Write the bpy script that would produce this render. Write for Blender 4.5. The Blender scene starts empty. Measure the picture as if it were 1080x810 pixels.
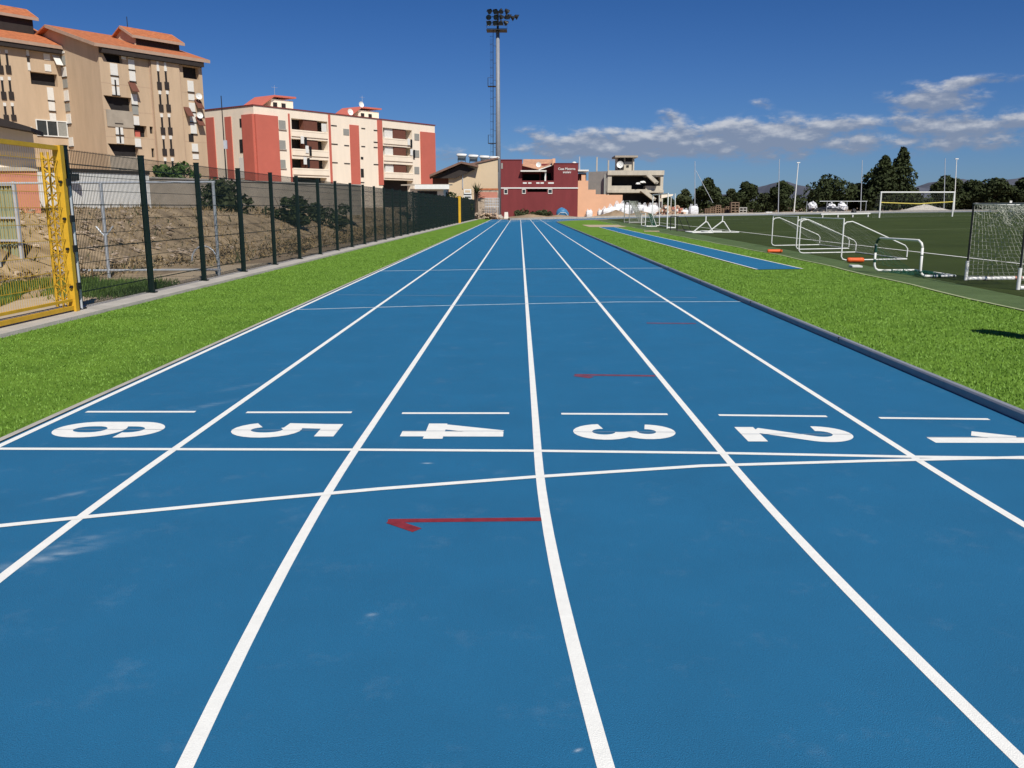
import bpy, math, random
from math import sin, cos, pi, sqrt, radians, exp
from mathutils import Vector
random.seed(7)
S = bpy.context.scene
COL = S.collection

# ------------------------------------------------------------------ camera
EYE = Vector((0, 0, 1.595)); FPX = 910.0
_k = sqrt(8**2 + 187**2 + FPX**2)
PSI = math.asin(8/_k); THETA = math.asin(187/_k/cos(PSI))
FH = Vector((-sin(PSI), cos(PSI), 0)); RT = Vector((cos(PSI), sin(PSI), 0)); ZU = Vector((0, 0, 1))
FW = FH*cos(THETA) - ZU*sin(THETA); UP = FH*sin(THETA) + ZU*cos(THETA)

def ray(px, py): return FW + RT*((px-540)/FPX) + UP*((405-py)/FPX)
def sstep(t):
    t = max(0, min(1, t)); return t*t*(3-2*t)
def H(x, y=0):
    if x > 9: return 0.017*min(x-9, 60)
    if x < -11: return 1.5*sstep((-11-x)/4.5)
    return 0.0
def ground(px, py, dz=0):
    d = ray(px, py); z = 0.0; p = None
    for _ in range(12):
        t = (z - EYE.z)/d.z; p = EYE + d*t; z = 0.5*z + 0.5*H(p.x, p.y)
    return p
def aty(px, py, Y):
    d = ray(px, py); return EYE + d*(Y/d.y)

cam = bpy.data.cameras.new('camera'); co = bpy.data.objects.new('camera', cam); COL.objects.link(co)
cam.sensor_fit = 'HORIZONTAL'; cam.sensor_width = 36; cam.lens = FPX/1080*36
cam.clip_start = 0.05; cam.clip_end = 20000
co.location = EYE
co.rotation_euler = (pi/2 - THETA, 0, PSI)
S.camera = co

# ------------------------------------------------------------------ mesh builder
ORG = {}
class MB:
    def __init__(s): s.v = []; s.f = []; s.m = []
    def face(s, pts, m=0):
        i = len(s.v); s.v += [tuple(p) for p in pts]; s.f.append(tuple(range(i, i+len(pts)))); s.m.append(m)
    def hexa(s, b, t, m=0):
        n = len(b); i = len(s.v); s.v += [tuple(p) for p in b] + [tuple(p) for p in t]
        s.f.append(tuple(i+k for k in reversed(range(n)))); s.f.append(tuple(i+n+k for k in range(n)))
        s.m += [m, m]
        for k in range(n):
            k2 = (k+1) % n; s.f.append((i+k, i+k2, i+n+k2, i+n+k)); s.m.append(m)
    def box(s, x0, x1, y0, y1, z0, z1, m=0):
        s.hexa([(x0,y0,z0),(x1,y0,z0),(x1,y1,z0),(x0,y1,z0)], [(x0,y0,z1),(x1,y0,z1),(x1,y1,z1),(x0,y1,z1)], m)
    def obox(s, P, e, n, u0, u1, d0, d1, z0, z1, m=0):
        # box in a frame: origin P(x,y), e along, n outward
        def q(u, d, z): return (P[0]+e[0]*u+n[0]*d, P[1]+e[1]*u+n[1]*d, z)
        s.hexa([q(u0,d0,z0),q(u1,d0,z0),q(u1,d1,z0),q(u0,d1,z0)], [q(u0,d0,z1),q(u1,d0,z1),q(u1,d1,z1),q(u0,d1,z1)], m)
    def prism(s, poly, d, m=0):
        d = Vector(d); s.hexa(poly, [tuple(Vector(p)+d) for p in poly], m)
    def tube(s, pts, r, n=8, m=0, caps=True):
        pts = [Vector(p) for p in pts]; rs = r if isinstance(r, (list, tuple)) else [r]*len(pts)
        rings = []; i0 = len(s.v); pu = None
        for k, p in enumerate(pts):
            a = pts[max(k-1,0)]; b = pts[min(k+1,len(pts)-1)]; d = (b-a).normalized()
            if pu is None:
                up = Vector((0,0,1)) if abs(d.z) < .9 else Vector((1,0,0))
                pu = (up - d*up.dot(d)).normalized()
            else:
                pu = pu - d*pu.dot(d); pu.normalize()
            w = d.cross(pu)
            for j in range(n):
                a_ = 2*pi*(j+.5)/n
                s.v.append(tuple(p + (pu*cos(a_) + w*sin(a_))*rs[k]))
        for k in range(len(pts)-1):
            for j in range(n):
                j2 = (j+1) % n; a = i0+k*n
                s.f.append((a+j, a+j2, a+n+j2, a+n+j)); s.m.append(m)
        if caps:
            s.f.append(tuple(i0+j for j in reversed(range(n)))); s.m.append(m)
            e = i0+(len(pts)-1)*n; s.f.append(tuple(e+j for j in range(n))); s.m.append(m)
    def lathe(s, c, prof, n=16, m=0, axis=(0,0,1)):
        pts = [Vector(c)+Vector(axis)*h for h, r in prof]
        s.tube(pts, [max(r, .001) for h, r in prof], n, m)
    def blob(s, c, rx, ry, rz, seed, n=10, rough=.25, m=0, flat=0.0):
        rnd = random.Random(seed); i0 = len(s.v); rows = n//2+1
        ph = [rnd.uniform(0, 6.28) for _ in range(8)]
        for a in range(rows):
            th = pi*a/(rows-1)
            for b in range(n):
                fi = 2*pi*b/n
                k = 1 + rough*(.5*sin(3*fi+ph[0]+2*th)+.5*sin(2*fi+ph[1])*sin(3*th+ph[2])+.4*sin(5*fi+ph[3])*sin(4*th+ph[4]))
                x = rx*k*sin(th)*cos(fi); y = ry*k*sin(th)*sin(fi); z = rz*k*cos(th)
                if z < -flat*rz: z = -flat*rz
                s.v.append((c[0]+x, c[1]+y, c[2]+z))
        for a in range(rows-1):
            for b in range(n):
                b2 = (b+1) % n; s.f.append((i0+a*n+b, i0+(a+1)*n+b, i0+(a+1)*n+b2, i0+a*n+b2)); s.m.append(m)
    def build(s, name, mats, parent=None, smooth=False, origin=None):
        me = bpy.data.meshes.new(name)
        o = ORG[parent.name] if parent is not None else (origin or (0,0,0))
        me.from_pydata([(v[0]-o[0], v[1]-o[1], v[2]-o[2]) for v in s.v], [], s.f)
        if not isinstance(mats, (list, tuple)): mats = [mats]
        for mm in mats: me.materials.append(mm)
        if len(mats) > 1: me.polygons.foreach_set('material_index', s.m)
        if smooth: me.polygons.foreach_set('use_smooth', [True]*len(s.f))
        me.update()
        ob = bpy.data.objects.new(name, me); COL.objects.link(ob)
        ORG[ob.name] = tuple(o)
        if parent is not None: ob.parent = parent
        else: ob.location = o
        return ob

def thing(name, label, cat, loc, group=None):
    o = bpy.data.objects.new(name, None); COL.objects.link(o); o.location = loc; o.empty_display_size = .2
    o['label'] = label; o['category'] = cat
    if group: o['group'] = group
    ORG[o.name] = tuple(loc); return o
def tag(o, label, cat, group=None, kind=None):
    o['label'] = label; o['category'] = cat
    if group: o['group'] = group
    if kind: o['kind'] = kind
    return o
def struct(o): o['kind'] = 'structure'; return o
def copy_tree(root, loc, label):
    r = root.copy(); COL.objects.link(r); r.location = loc; r['label'] = label; ORG[r.name] = tuple(loc)
    def rec(src, dst):
        for ch in list(src.children):
            if ch.parent is not src: continue
            c = ch.copy(); COL.objects.link(c); c.parent = dst; rec(ch, c)
    rec(root, r); return r

# ------------------------------------------------------------------ materials
def mat(name, col, rough=.8, var=.12, scale=6.0, bump=0.0, bscale=60.0, metal=0.0, col2=None, detail=6, spec=.35, stretch=None):
    m = bpy.data.materials.new(name); m.use_nodes = True; nt = m.node_tree; N = nt.nodes; L = nt.links
    b = N['Principled BSDF']; b.inputs['Roughness'].default_value = rough; b.inputs['Metallic'].default_value = metal
    b.inputs['Specular IOR Level'].default_value = spec
    tc = N.new('ShaderNodeTexCoord'); src = tc.outputs['Object']
    if stretch:
        mp = N.new('ShaderNodeMapping'); mp.inputs['Scale'].default_value = stretch; L.new(src, mp.inputs[0]); src = mp.outputs[0]
    nz = N.new('ShaderNodeTexNoise'); nz.inputs['Scale'].default_value = scale; nz.inputs['Detail'].default_value = detail; nz.inputs['Roughness'].default_value = .65
    L.new(src, nz.inputs['Vector'])
    mr = N.new('ShaderNodeMapRange'); mr.inputs[1].default_value = .3; mr.inputs[2].default_value = .7; L.new(nz.outputs['Fac'], mr.inputs[0])
    mx = N.new('ShaderNodeMix'); mx.data_type = 'RGBA'; L.new(mr.outputs[0], mx.inputs[0])
    c = Vector(col)
    a = [max(0, x*(1-var)) for x in col]; d = [min(1, x*(1+var)) for x in (col2 or col)]
    mx.inputs[6].default_value = (*a, 1); mx.inputs[7].default_value = (*d, 1)
    L.new(mx.outputs[2], b.inputs['Base Color'])
    if bump:
        n2 = N.new('ShaderNodeTexNoise'); n2.inputs['Scale'].default_value = bscale; n2.inputs['Detail'].default_value = 4; L.new(tc.outputs['Object'], n2.inputs['Vector'])
        bp = N.new('ShaderNodeBump'); bp.inputs['Strength'].default_value = bump; bp.inputs['Distance'].default_value = .02
        L.new(n2.outputs['Fac'], bp.inputs['Height']); L.new(bp.outputs[0], b.inputs['Normal'])
    m['_mix'] = mx.name
    return m

class NX:   # small expression helper for node maths
    def __init__(s, nt): s.nt = nt
    def m(s, op, *a):
        n = s.nt.nodes.new('ShaderNodeMath'); n.operation = op
        for i, x in enumerate(a):
            if isinstance(x, (int, float)): n.inputs[i].default_value = x
            else: s.nt.links.new(x, n.inputs[i])
        return n.outputs[0]
    def gauss(s, x, y, cx, cy, sx, sy):
        dx = s.m('DIVIDE', s.m('SUBTRACT', x, cx), sx); dy = s.m('DIVIDE', s.m('SUBTRACT', y, cy), sy)
        q = s.m('ADD', s.m('MULTIPLY', dx, dx), s.m('MULTIPLY', dy, dy))
        return s.m('EXPONENT', s.m('MULTIPLY', q, -1.0))

M = {}
def track_mat():
    m = mat('blue_track_rubber', (.015,.146,.294), .75, .07, 1.3, .55, 260, spec=.3, detail=8)
    nt = m.node_tree; N = nt.nodes; L = nt.links; X = NX(nt); b = N['Principled BSDF']
    tc = N.new('ShaderNodeTexCoord'); sp = N.new('ShaderNodeSeparateXYZ'); L.new(tc.outputs['Object'], sp.inputs[0])
    x, y = sp.outputs[0], sp.outputs[1]
    # granules: fine speckle of lighter and darker rubber crumbs
    fn = N.new('ShaderNodeTexNoise'); fn.inputs['Scale'].default_value = 190; fn.inputs['Detail'].default_value = 2; L.new(tc.outputs['Object'], fn.inputs['Vector'])
    mr = N.new('ShaderNodeMapRange'); mr.inputs[1].default_value = .25; mr.inputs[2].default_value = .75; mr.inputs[3].default_value = .78; mr.inputs[4].default_value = 1.22
    L.new(fn.outputs['Fac'], mr.inputs[0])
    mu = N.new('ShaderNodeMix'); mu.data_type = 'RGBA'; mu.blend_type = 'MULTIPLY'; mu.inputs[0].default_value = 1
    L.new(N[m['_mix']].outputs[2], mu.inputs[6]); 
    cb = N.new('ShaderNodeCombineColor'); [L.new(mr.outputs[0], cb.inputs[i]) for i in range(3)]
    L.new(cb.outputs[0], mu.inputs[7])
    # scuffs: white paint dust smeared beside the outer lane line
    tot = None
    for (px, py, sx, sy, rot, w) in SCUFFS:
        p = ground(px, py)
        dx = X.m('SUBTRACT', x, p.x); dy = X.m('SUBTRACT', y, p.y); c_, s_ = cos(rot), sin(rot)
        u = X.m('ADD', X.m('MULTIPLY', dx, c_), X.m('MULTIPLY', dy, s_)); v = X.m('SUBTRACT', X.m('MULTIPLY', dy, c_), X.m('MULTIPLY', dx, s_))
        g = X.m('MULTIPLY', X.gauss(u, v, 0, 0, sx, sy), w); tot = g if tot is None else X.m('ADD', tot, g)
    mp = N.new('ShaderNodeMapping'); mp.inputs['Scale'].default_value = (7, 15, 1); mp.inputs['Rotation'].default_value = (0,0,-.9); L.new(tc.outputs['Object'], mp.inputs[0])
    sn = N.new('ShaderNodeTexNoise'); sn.inputs['Scale'].default_value = 1; sn.inputs['Detail'].default_value = 7; L.new(mp.outputs[0], sn.inputs['Vector'])
    fac = X.m('MULTIPLY', tot, X.m('MULTIPLY', X.m('MAXIMUM', X.m('SUBTRACT', sn.outputs['Fac'], .33), 0), 2.2))
    # broad faint dusty patches
    bn = N.new('ShaderNodeTexNoise'); bn.inputs['Scale'].default_value = 3.1; bn.inputs['Detail'].default_value = 9; bn.inputs['Roughness'].default_value = .75; L.new(tc.outputs['Object'], bn.inputs['Vector'])
    fac = X.m('ADD', fac, X.m('MULTIPLY', X.m('MAXIMUM', X.m('SUBTRACT', bn.outputs['Fac'], .56), 0), .45))
    sm = N.new('ShaderNodeMix'); sm.data_type = 'RGBA'; L.new(fac, sm.inputs[0]); L.new(mu.outputs[2], sm.inputs[6]); sm.inputs[7].default_value = (.45,.55,.62,1)
    L.new(sm.outputs[2], b.inputs['Base Color'])
    return m
SCUFFS = [(48,588,.22,.05,.75,.75), (75,572,.15,.035,.75,.6), (72,522,.14,.03,.8,.4), (120,503,.10,.03,.8,.3), (218,428,.22,.05,.95,.35), (255,408,.2,.05,.95,.3), (452,488.5,.03,.012,0,1.5), (392,648,.02,.015,.4,.6), (610,791,.012,.006,.6,2)]
M['track'] = track_mat()
M['line'] = mat('white_line_paint', (.84,.835,.775), .7, .05, 14, .3, 260, detail=12)
M['thin'] = mat('thin_faded_line_paint', (.52,.62,.68), .8, .25, 6)
M['seam'] = mat('stencil_seam', (.30,.36,.42), .8, .1, 9)
M['arrow'] = mat('red_arrow_paint', (.21,.020,.030), .75, .3, 14)
M['arrow2'] = mat('worn_red_arrow_paint', (.16,.045,.075), .75, .35, 9)
def grass_mat(name, a, b_, c, s1=1.2, s2=30):
    m = mat(name, a, .75, .15, s1, .8, 120, col2=b_, spec=.08)
    nt = m.node_tree; N = nt.nodes; L = nt.links
    tc = N.new('ShaderNodeTexCoord'); fn = N.new('ShaderNodeTexNoise'); fn.inputs['Scale'].default_value = s2; fn.inputs['Detail'].default_value = 5; fn.inputs['Roughness'].default_value = .8
    L.new(tc.outputs['Object'], fn.inputs['Vector'])
    mr = N.new('ShaderNodeMapRange'); mr.inputs[1].default_value = .5; mr.inputs[2].default_value = .72; L.new(fn.outputs['Fac'], mr.inputs[0])
    mx = N.new('ShaderNodeMix'); mx.data_type = 'RGBA'; L.new(mr.outputs[0], mx.inputs[0]); L.new(N[m['_mix']].outputs[2], mx.inputs[6]); mx.inputs[7].default_value = (*c, 1)
    L.new(mx.outputs[2], N['Principled BSDF'].inputs['Base Color']); return m
M['turf'] = grass_mat('bright_artificial_turf', (.094,.198,.020), (.150,.268,.030), (.205,.315,.055))
M['blade'] = mat('turf_blade', (.096,.200,.018), .6, .3, 25, col2=(.185,.32,.048), spec=.25)
M['pitch'] = grass_mat('dark_pitch_turf', (.040,.058,.014), (.050,.069,.018), (.058,.075,.022), .25, 20)
M['dullturf'] = grass_mat('dull_turf_strip', (.085,.130,.048), (.105,.155,.06), (.12,.16,.07), .8, 20)
M['pale'] = mat('pale_turf_line', (.34,.38,.20), .8, .2, 6)
M['dirt'] = mat('sandy_dirt', (.23,.165,.105), .95, .25, .35, .6, 8, col2=(.30,.22,.14), detail=10)
M['bank'] = mat('dry_bank_dirt', (.23,.165,.10), .95, .35, .9, .9, 9, col2=(.39,.29,.175), detail=12)
M['sand'] = mat('pit_sand', (.46,.36,.24), .95, .1, 3, .4, 30)
M['concrete'] = mat('pale_concrete', (.42,.39,.34), .9, .15, 2.5, .3, 40)
M['greyconc'] = mat('grey_render', (.36,.31,.245), .9, .18, .7, .2, 20, detail=9)
M['rawconc'] = mat('raw_concrete_frame', (.50,.45,.36), .9, .2, .8, .2, 20, detail=11, stretch=(1,1,.3))
M['block'] = mat('grey_blockwork', (.44,.41,.36), .9, .12, .8, .3, 12)
M['alu'] = mat('aluminium_kerb', (.29,.305,.33), .5, .1, 8, metal=.2)
M['steel'] = mat('galvanised_steel', (.50,.53,.56), .5, .1, 4, metal=.3)
M['mast'] = mat('grey_mast_paint', (.235,.25,.275), .55, .1, 3, metal=.1)
M['brownroof'] = mat('brown_roof_sheet', (.19,.115,.085), .85, .2, 2)
M['dkgreen'] = mat('dark_green_powder_coat', (.002,.011,.009), .5, .1, 5, spec=.3)
M['yellow'] = mat('yellow_gate_paint', (.62,.36,.020), .55, .14, 6, spec=.45)
M['black'] = mat('black_metal', (.012,.013,.014), .5, .1, 5)
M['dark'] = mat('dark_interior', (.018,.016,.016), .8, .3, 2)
M['white'] = mat('white_paint', (.74,.74,.70), .5, .08, 5)
M['shutter'] = mat('white_shutter', (.72,.70,.64), .7, .06, 4)
M['shutterg'] = mat('grey_shutter', (.29,.29,.26), .7, .1, 4)
M['tan'] = mat('tan_render', (.52,.385,.255), .9, .11, .8, .15, 12, detail=12, stretch=(1,1,.18))
M['cream'] = mat('cream_render', (.86,.75,.60), .9, .06, .7, .1, 12, detail=11, stretch=(1,1,.2))
M['redpaint'] = mat('coral_red_render', (.52,.135,.095), .85, .06, .4, .1, 12)
M['brownpanel'] = mat('brown_shutter', (.145,.055,.035), .7, .12, 3)
M['tile'] = mat('terracotta_roof_tiles', (.40,.125,.048), .85, .25, 2.2, .8, 6, col2=(.47,.16,.065), stretch=(1,1,3))
M['tilepale'] = mat('pale_roof_tiles', (.46,.25,.155), .85, .2, 2, .6, 6)
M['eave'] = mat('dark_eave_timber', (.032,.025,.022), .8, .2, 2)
M['fascia'] = mat('roof_fascia', (.42,.29,.21), .8, .1, 2)
M['maroon'] = mat('maroon_render', (.185,.034,.036), .85, .13, .7, .1, 12, detail=11, stretch=(1,1,.25))
M['peach'] = mat('peach_render', (.72,.41,.25), .9, .05, .5, .1, 10)
M['beige'] = mat('beige_render', (.60,.47,.31), .9, .05, .4, .1, 10)
M['salmon'] = mat('salmon_render', (.52,.215,.15), .9, .08, 1, .1, 20)
M['glass'] = mat('window_glass', (.03,.04,.045), .12, .2, 1, spec=.6)
M['greenwall'] = mat('grey_green_corrugated', (.26,.29,.19), .6, .1, 2)
M['bag'] = mat('white_woven_bag', (.74,.74,.74), .8, .08, 5, .5, 12)
M['plastic'] = mat('blue_tarpaulin', (.05,.19,.36), .5, .2, 3, .4, 6)
M['wood'] = mat('weathered_pallet_wood', (.23,.15,.095), .85, .3, 5)
M['rubble'] = mat('brick_rubble', (.42,.20,.10), .9, .5, 3, .6, 12, col2=(.55,.42,.30))
M['orange'] = mat('orange_plastic', (.72,.115,.025), .55, .1, 6)
M['yelrope'] = mat('yellow_tape', (.68,.55,.10), .6, .1, 4)
M['goalgreen'] = mat('green_band_tape', (.010,.060,.045), .5, .1, 6)
M['net'] = mat('pale_net_cord', (.42,.43,.36), .8, .15, 8)
M['netgreen'] = mat('green_net_cord', (.02,.12,.08), .8, .15, 8)
M['leaf'] = mat('dark_evergreen_leaf', (.018,.025,.010), .7, .4, 1.2, col2=(.040,.052,.019), spec=.12)
M['leaf2'] = mat('olive_leaf', (.030,.038,.015), .7, .35, 1.2, col2=(.055,.066,.028), spec=.15)
M['leaf3'] = mat('bright_shrub_leaf', (.045,.085,.015), .6, .35, 1.5, col2=(.09,.15,.03), spec=.3)
M['dry'] = mat('dry_weed', (.18,.125,.062), .9, .4, 1.5, col2=(.36,.26,.13))
M['bark'] = mat('bark', (.09,.065,.045), .9, .3, 6)
M['hill'] = mat('haze_tinted_hillside', (.075,.082,.105), .95, .2, .01, col2=(.105,.112,.14), detail=10)  # blue-grey of distant air haze is put into the hillside colour
M['stone'] = mat('rubble_stone_wall', (.30,.225,.16), .9, .35, 2.2, .8, 5, col2=(.46,.37,.28))

# ------------------------------------------------------------------ setting: ground
def axis(segs):
    out = []
    for a, b, n in segs: out += [a + (b-a)*i/n for i in range(n)]
    return out + [segs[-1][1]]
gx = axis([(-7000,-900,6),(-900,-60,8),(-60,-20,8),(-20,-15.5,4),(-15.5,-11,14),(-11,9,10),(9,69,6),(69,900,8),(900,7000,6)])
gy = axis([(-600,-40,4),(-40,170,42),(170,900,6),(900,9000,6)])
g = MB(); W_ = len(gx)
for y in gy:
    for x in gx:
        j = .10*sin(x*1.7+y*.9)*sin(y*1.3-x*.6) if -60 < x < -11.5 and 0 < y < 120 else 0
        g.v.append((x, y, H(x)-.05+j*.8))
for j in range(len(gy)-1):
    for i in range(W_-1):
        g.f.append((j*W_+i, j*W_+i+1, (j+1)*W_+i+1, (j+1)*W_+i))
        x = gx[i]; g.m.append(1 if x < -10.9 and x > -60 else 0)
struct(g.build('ground', [M['dirt'], M['bank']], smooth=True))

# ------------------------------------------------------------------ track
YF, YB, XC, RI = 5.45, 89.85, 40.30, 36.50    # bend start lines, bend centre x, kerb radius
def path_pts(r, near=True, far=True, chute=None, dense=2.0, nd=.5):
    """points of a lane line at radius r: near bend, straight, far bend or chute"""
    x = XC - r; P = []
    if near:
        n = int(80/nd)
        for i in range(n, 0, -1):
            a = radians(i*nd); P.append((XC - r*cos(a), YF - r*sin(a)))
    P += [(x, YF + (YB-YF)*i/20) for i in range(21)]
    if chute: P.append((x, chute))
    elif far:
        for i in range(1, 91):
            a = radians(i*dense); P.append((XC - r*cos(a), YB + r*sin(a)))
    return P
def offs(P, d):
    out = []
    for i, p in enumerate(P):
        a = P[max(i-1,0)]; b = P[min(i+1,len(P)-1)]; dx, dy = b[0]-a[0], b[1]-a[1]; l = sqrt(dx*dx+dy*dy) or 1
        out.append((p[0]+dy/l*d, p[1]-dx/l*d))
    return out
def ribbon(mb, P, w, dz, m=0):
    A = offs(P, -w/2); B = offs(P, w/2)
    for i in range(len(P)-1):
        mb.face([(*q, H(*q)+dz) for q in (A[i], B[i], B[i+1], A[i+1])], m)
def sub(P, n=6):
    out = []
    for a, b in zip(P, P[1:]): out += [(a[0]+(b[0]-a[0])*i/n, a[1]+(b[1]-a[1])*i/n) for i in range(n)]
    return out + [P[-1]]
t = MB()
rr = [RI-.06 + (7.385+.06)*i/6 for i in range(7)]
paths = [path_pts(r) for r in rr]
for a, b in zip(paths[1:], paths):
    for i in range(len(a)-1):
        t.face([(*q, H(*q)) for q in (a[i], b[i], b[i+1], a[i+1])])
for i in range(8):       # sprint chute running on past the far bend
    y0 = YB + .05 + 22.2*i/8; y1 = YB + .05 + 22.2*(i+1)/8
    xr = lambda y: min(3.80, 40)
    x1a = XC - sqrt(max((RI+7.385)**2-(y0-YB)**2, 0)); x1b = XC - sqrt(max((RI+7.385)**2-(y1-YB)**2, 0))
    t.face([(-3.585,y0,-.004),(min(x1a+.05,3.8),y0,-.004),(min(x1b+.05,3.8),y1,-.004),(-3.585,y1,-.004)])
track = struct(t.build('running_track', M['track']))
def mark(mb, name, m, label=None):
    o = mb.build(name, m, track)
    if label: o['label'] = label
    return o
for k in range(-3, 3):
    b = MB(); r = XC - (.124 + 1.22*k)
    ribbon(b, path_pts(r, far=False, chute=112.0), .052, .0015); mark(b, 'lane_line', M['line'])
    b = MB(); P = path_pts(r, near=False)[20:]; ribbon(b, P, .05, .0015)
    mark(b, 'bend_line', M['line'])
def pxline(pts): return [tuple(ground(*p)[:2]) for p in pts]
b = MB(); ribbon(b, pxline([(-60,473.2),(0,473.5),(180,474),(368,474.5),(567,475.7),(768,478.2),(962,482),(1080,483.4),(1092,483.5)]), .052, .0024); mark(b, 'finish_line', M['line'])
b = MB(); ribbon(b, pxline([(-150,566),(0,555),(72,547.5),(280,527),(400,516),(560,503.6),(740,491.7),(920,486.4),(1080,482.6),(1092,482.4)]), .052, .0033); mark(b, 'curved_start_line', M['line'])
for (xa, ya, xb, yb) in [(91,434.4,206,434.4),(260,435,371,435),(424,435.9,537,435.9),(592,436.5,704,437),(758,437.9,872,439.2),(927.5,440.9,1043,442.2)]:
    b = MB(); ribbon(b, pxline([(xa,ya),(xb,yb)]), .052, .0015); mark(b, 'start_dash', M['line'])
b = MB(); ribbon(b, pxline([(308,326.8),(430,323.3),(552,320.6),(650,318.6),(781,318.2)]), .052, .003); mark(b, 'thin_cross_line', M['thin'])
b = MB(); ribbon(b, pxline([(398,286),(540,283.8),(702,282.8)]), .075, .003); mark(b, 'thin_cross_line', M['thin'])
b = MB(); ribbon(b, pxline([(356,311),(540,312.5),(735,314)]), .02, .003); mark(b, 'thin_cross_line', M['seam'])
def arrow(pts, w, head, m):
    b = MB(); P = pxline(pts); ribbon(b, sub(P,3), w, .0016)
    if head: ribbon(b, sub(pxline(head),3), w*1.25, .0021)
    mark(b, 'painted_arrow', m)
arrow([(409,549.5),(571,547.8)], .052, [(412,550),(440,559.5)], M['arrow'])
arrow([(606,395.3),(691,396.5)], .075, [(607,396),(624,398.3)], M['arrow2'])
arrow([(682,340.8),(734,341.2)], .08, None, M['arrow2'])
# lane numbers: strokes in digit space (x right 0..W, y up 0..Hh), digit top points to +X, digit left away from camera
def arc(cx, cy, rx, ry, a0, a1, n=18):
    return [(cx+rx*cos(radians(a0+(a1-a0)*i/n)), cy+ry*sin(radians(a0+(a1-a0)*i/n))) for i in range(n+1)]
W, HH, SW = .42, .72, .145
DIG = {
 '6': [arc(.21,.50,.145,.155,-8,180) + [(.065,.36)] + arc(.21,.225,.145,.16,180,360) + arc(.21,.255,.145,.15,0,165)],
 '5': [[(.385,.655),(.03,.655)], [(.10,.60),(.075,.34)], arc(.205,.235,.15,.17,128,-152)],
 '3': [arc(.20,.52,.135,.135,178,-62) + [(.20,.385)], arc(.205,.215,.148,.15,80,-176)],
 '2': [arc(.205,.52,.145,.14,182,-28) + [(.10,.12)], [(.02,.065),(.405,.065)]],
 '4': [[(.29,0),(.29,.72)], [(.255,.70),(.075,.245)], [(0,.235),(.42,.235)]],
 '1': [[(.31,0),(.31,.73)], [(.085,.36),(.25,.60)]],
}
NUMS = [('6',57,172,445,461.6),('5',244,357,446.3,461.7),('4',424.5,531,447,463),('3',605,712,448,464),('2',781.5,898,450,466.5),('1',977,1088,454.8,468)]
for ch, xa, xb, ya, yb in NUMS:
    ym = (ya+yb)/2; pl = ground(xa, ym); pr = ground(xb, ym); y1 = ground((xa+xb)/2, ya).y; y0 = ground((xa+xb)/2, yb).y
    HX = pr.x-pl.x; WY = y1-y0
    b = MB()
    for si, st in enumerate(DIG[ch]):
        P = [(pl.x + y/HH*HX, y1 - x/W*WY) for x, y in st]
        wd = SW*.95
        A = offs(P, -wd/2); B_ = offs(P, wd/2); z = .0015 + .0003*si
        for i in range(len(P)-1):
            zz = z + .00001*i
            b.face([(*A[i],zz),(*B_[i],zz),(*B_[i+1],zz),(*A[i+1],zz)])
    yc = (y0+y1)/2 - .005
    b.face([(pl.x,yc-.004,.0030),(pr.x,yc-.004,.0030),(pr.x,yc+.004,.0030),(pl.x,yc+.004,.0030)], 1)
    mark(b, 'lane_number', [M['line'], M['seam']], 'white painted lane number '+ch)

# inner kerb rail and the outer gutter edging
b = MB(); P = path_pts(RI-.035)
prof = [(-.035,.002),(-.035,.060),(-.024,.074),(.022,.074),(.035,.058),(.035,-.03)]
O = [offs(P, q[0]) for q in prof]
for k in range(len(prof)-1):
    for i in range(len(P)-1):
        b.face([(*O[k][i],H(*P[i])+prof[k][1]),(*O[k+1][i],H(*P[i])+prof[k+1][1]),(*O[k+1][i+1],H(*P[i+1])+prof[k+1][1]),(*O[k][i+1],H(*P[i+1])+prof[k][1])][::-1])
kerb = struct(b.build('kerb_rail', M['alu']))
b = MB(); yy = 6.2
while yy < 60:
    b.box(XC-RI-.005, XC-RI+.078, yy, yy+.012, .03, .0765); yy += 4.0
b.build('rail_joint', M['black'], kerb)
b = MB(); P = path_pts(XC+3.612, far=False, chute=112.0)
ribbon(b, P, .055, .008); struct(b.build('gutter_edging', M['concrete']))

# turf strips
def strip(name, m, xl, xr, ys, dz, nx=1):
    b = MB()
    for ya, yb in zip(ys, ys[1:]):
        la, ra, lb, rb = xl(ya), xr(ya), xl(yb), xr(yb)
        for i in range(nx):
            f0, f1 = i/nx, (i+1)/nx
            q = [(la+(ra-la)*f0, ya), (la+(ra-la)*f1, ya), (lb+(rb-lb)*f1, yb), (lb+(rb-lb)*f0, yb)]
            b.face([(*p, H(*p)+dz) for p in q])
    return struct(b.build(name, m))
def fx(y): return -6.78 + (y-13.2)/(111-13.2)*1.18        # the fence line
def inner(y):
    d = (YF-y) if y < YF else (y-YB if y > YB else 0)
    return XC - sqrt(max((RI-.07)**2 - d*d, 0))
def outer(y):
    d = YF-y if y < YF else 0
    return XC - sqrt(max((RI+7.45)**2 - d*d, 0))
tk = [(-30,7.85),(12,7.8),(13.4,7.85),(15.6,7.98),(23.2,8.43),(28.5,8.73),(56,8.8),(120,9.2)]
def lerp(tab, y):
    for (a, va), (c, vc) in zip(tab, tab[1:]):
        if y <= c: return va + (vc-va)*(max(y,a)-a)/(c-a)
    return tab[-1][1]
tkx = lambda y: lerp(tk, y) + .05*sin(y*1.1)
pe = lambda y: lerp([(-30,9.0),(14,9.05),(35,10.2),(60,10.6),(120,10.8)], y)
ysA = axis([(-14,5.45,10),(5.45,118,40)])
strip('turf_strip', M['turf'], lambda y: fx(y)+.36, lambda y: outer(y)-.01, ysA, -.008)
ysB = axis([(-11,5.45,10),(5.45,89.85,60),(89.85,107.5,10)])
strip('turf_infield', M['turf'], inner, tkx, ysB, -.012)
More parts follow.
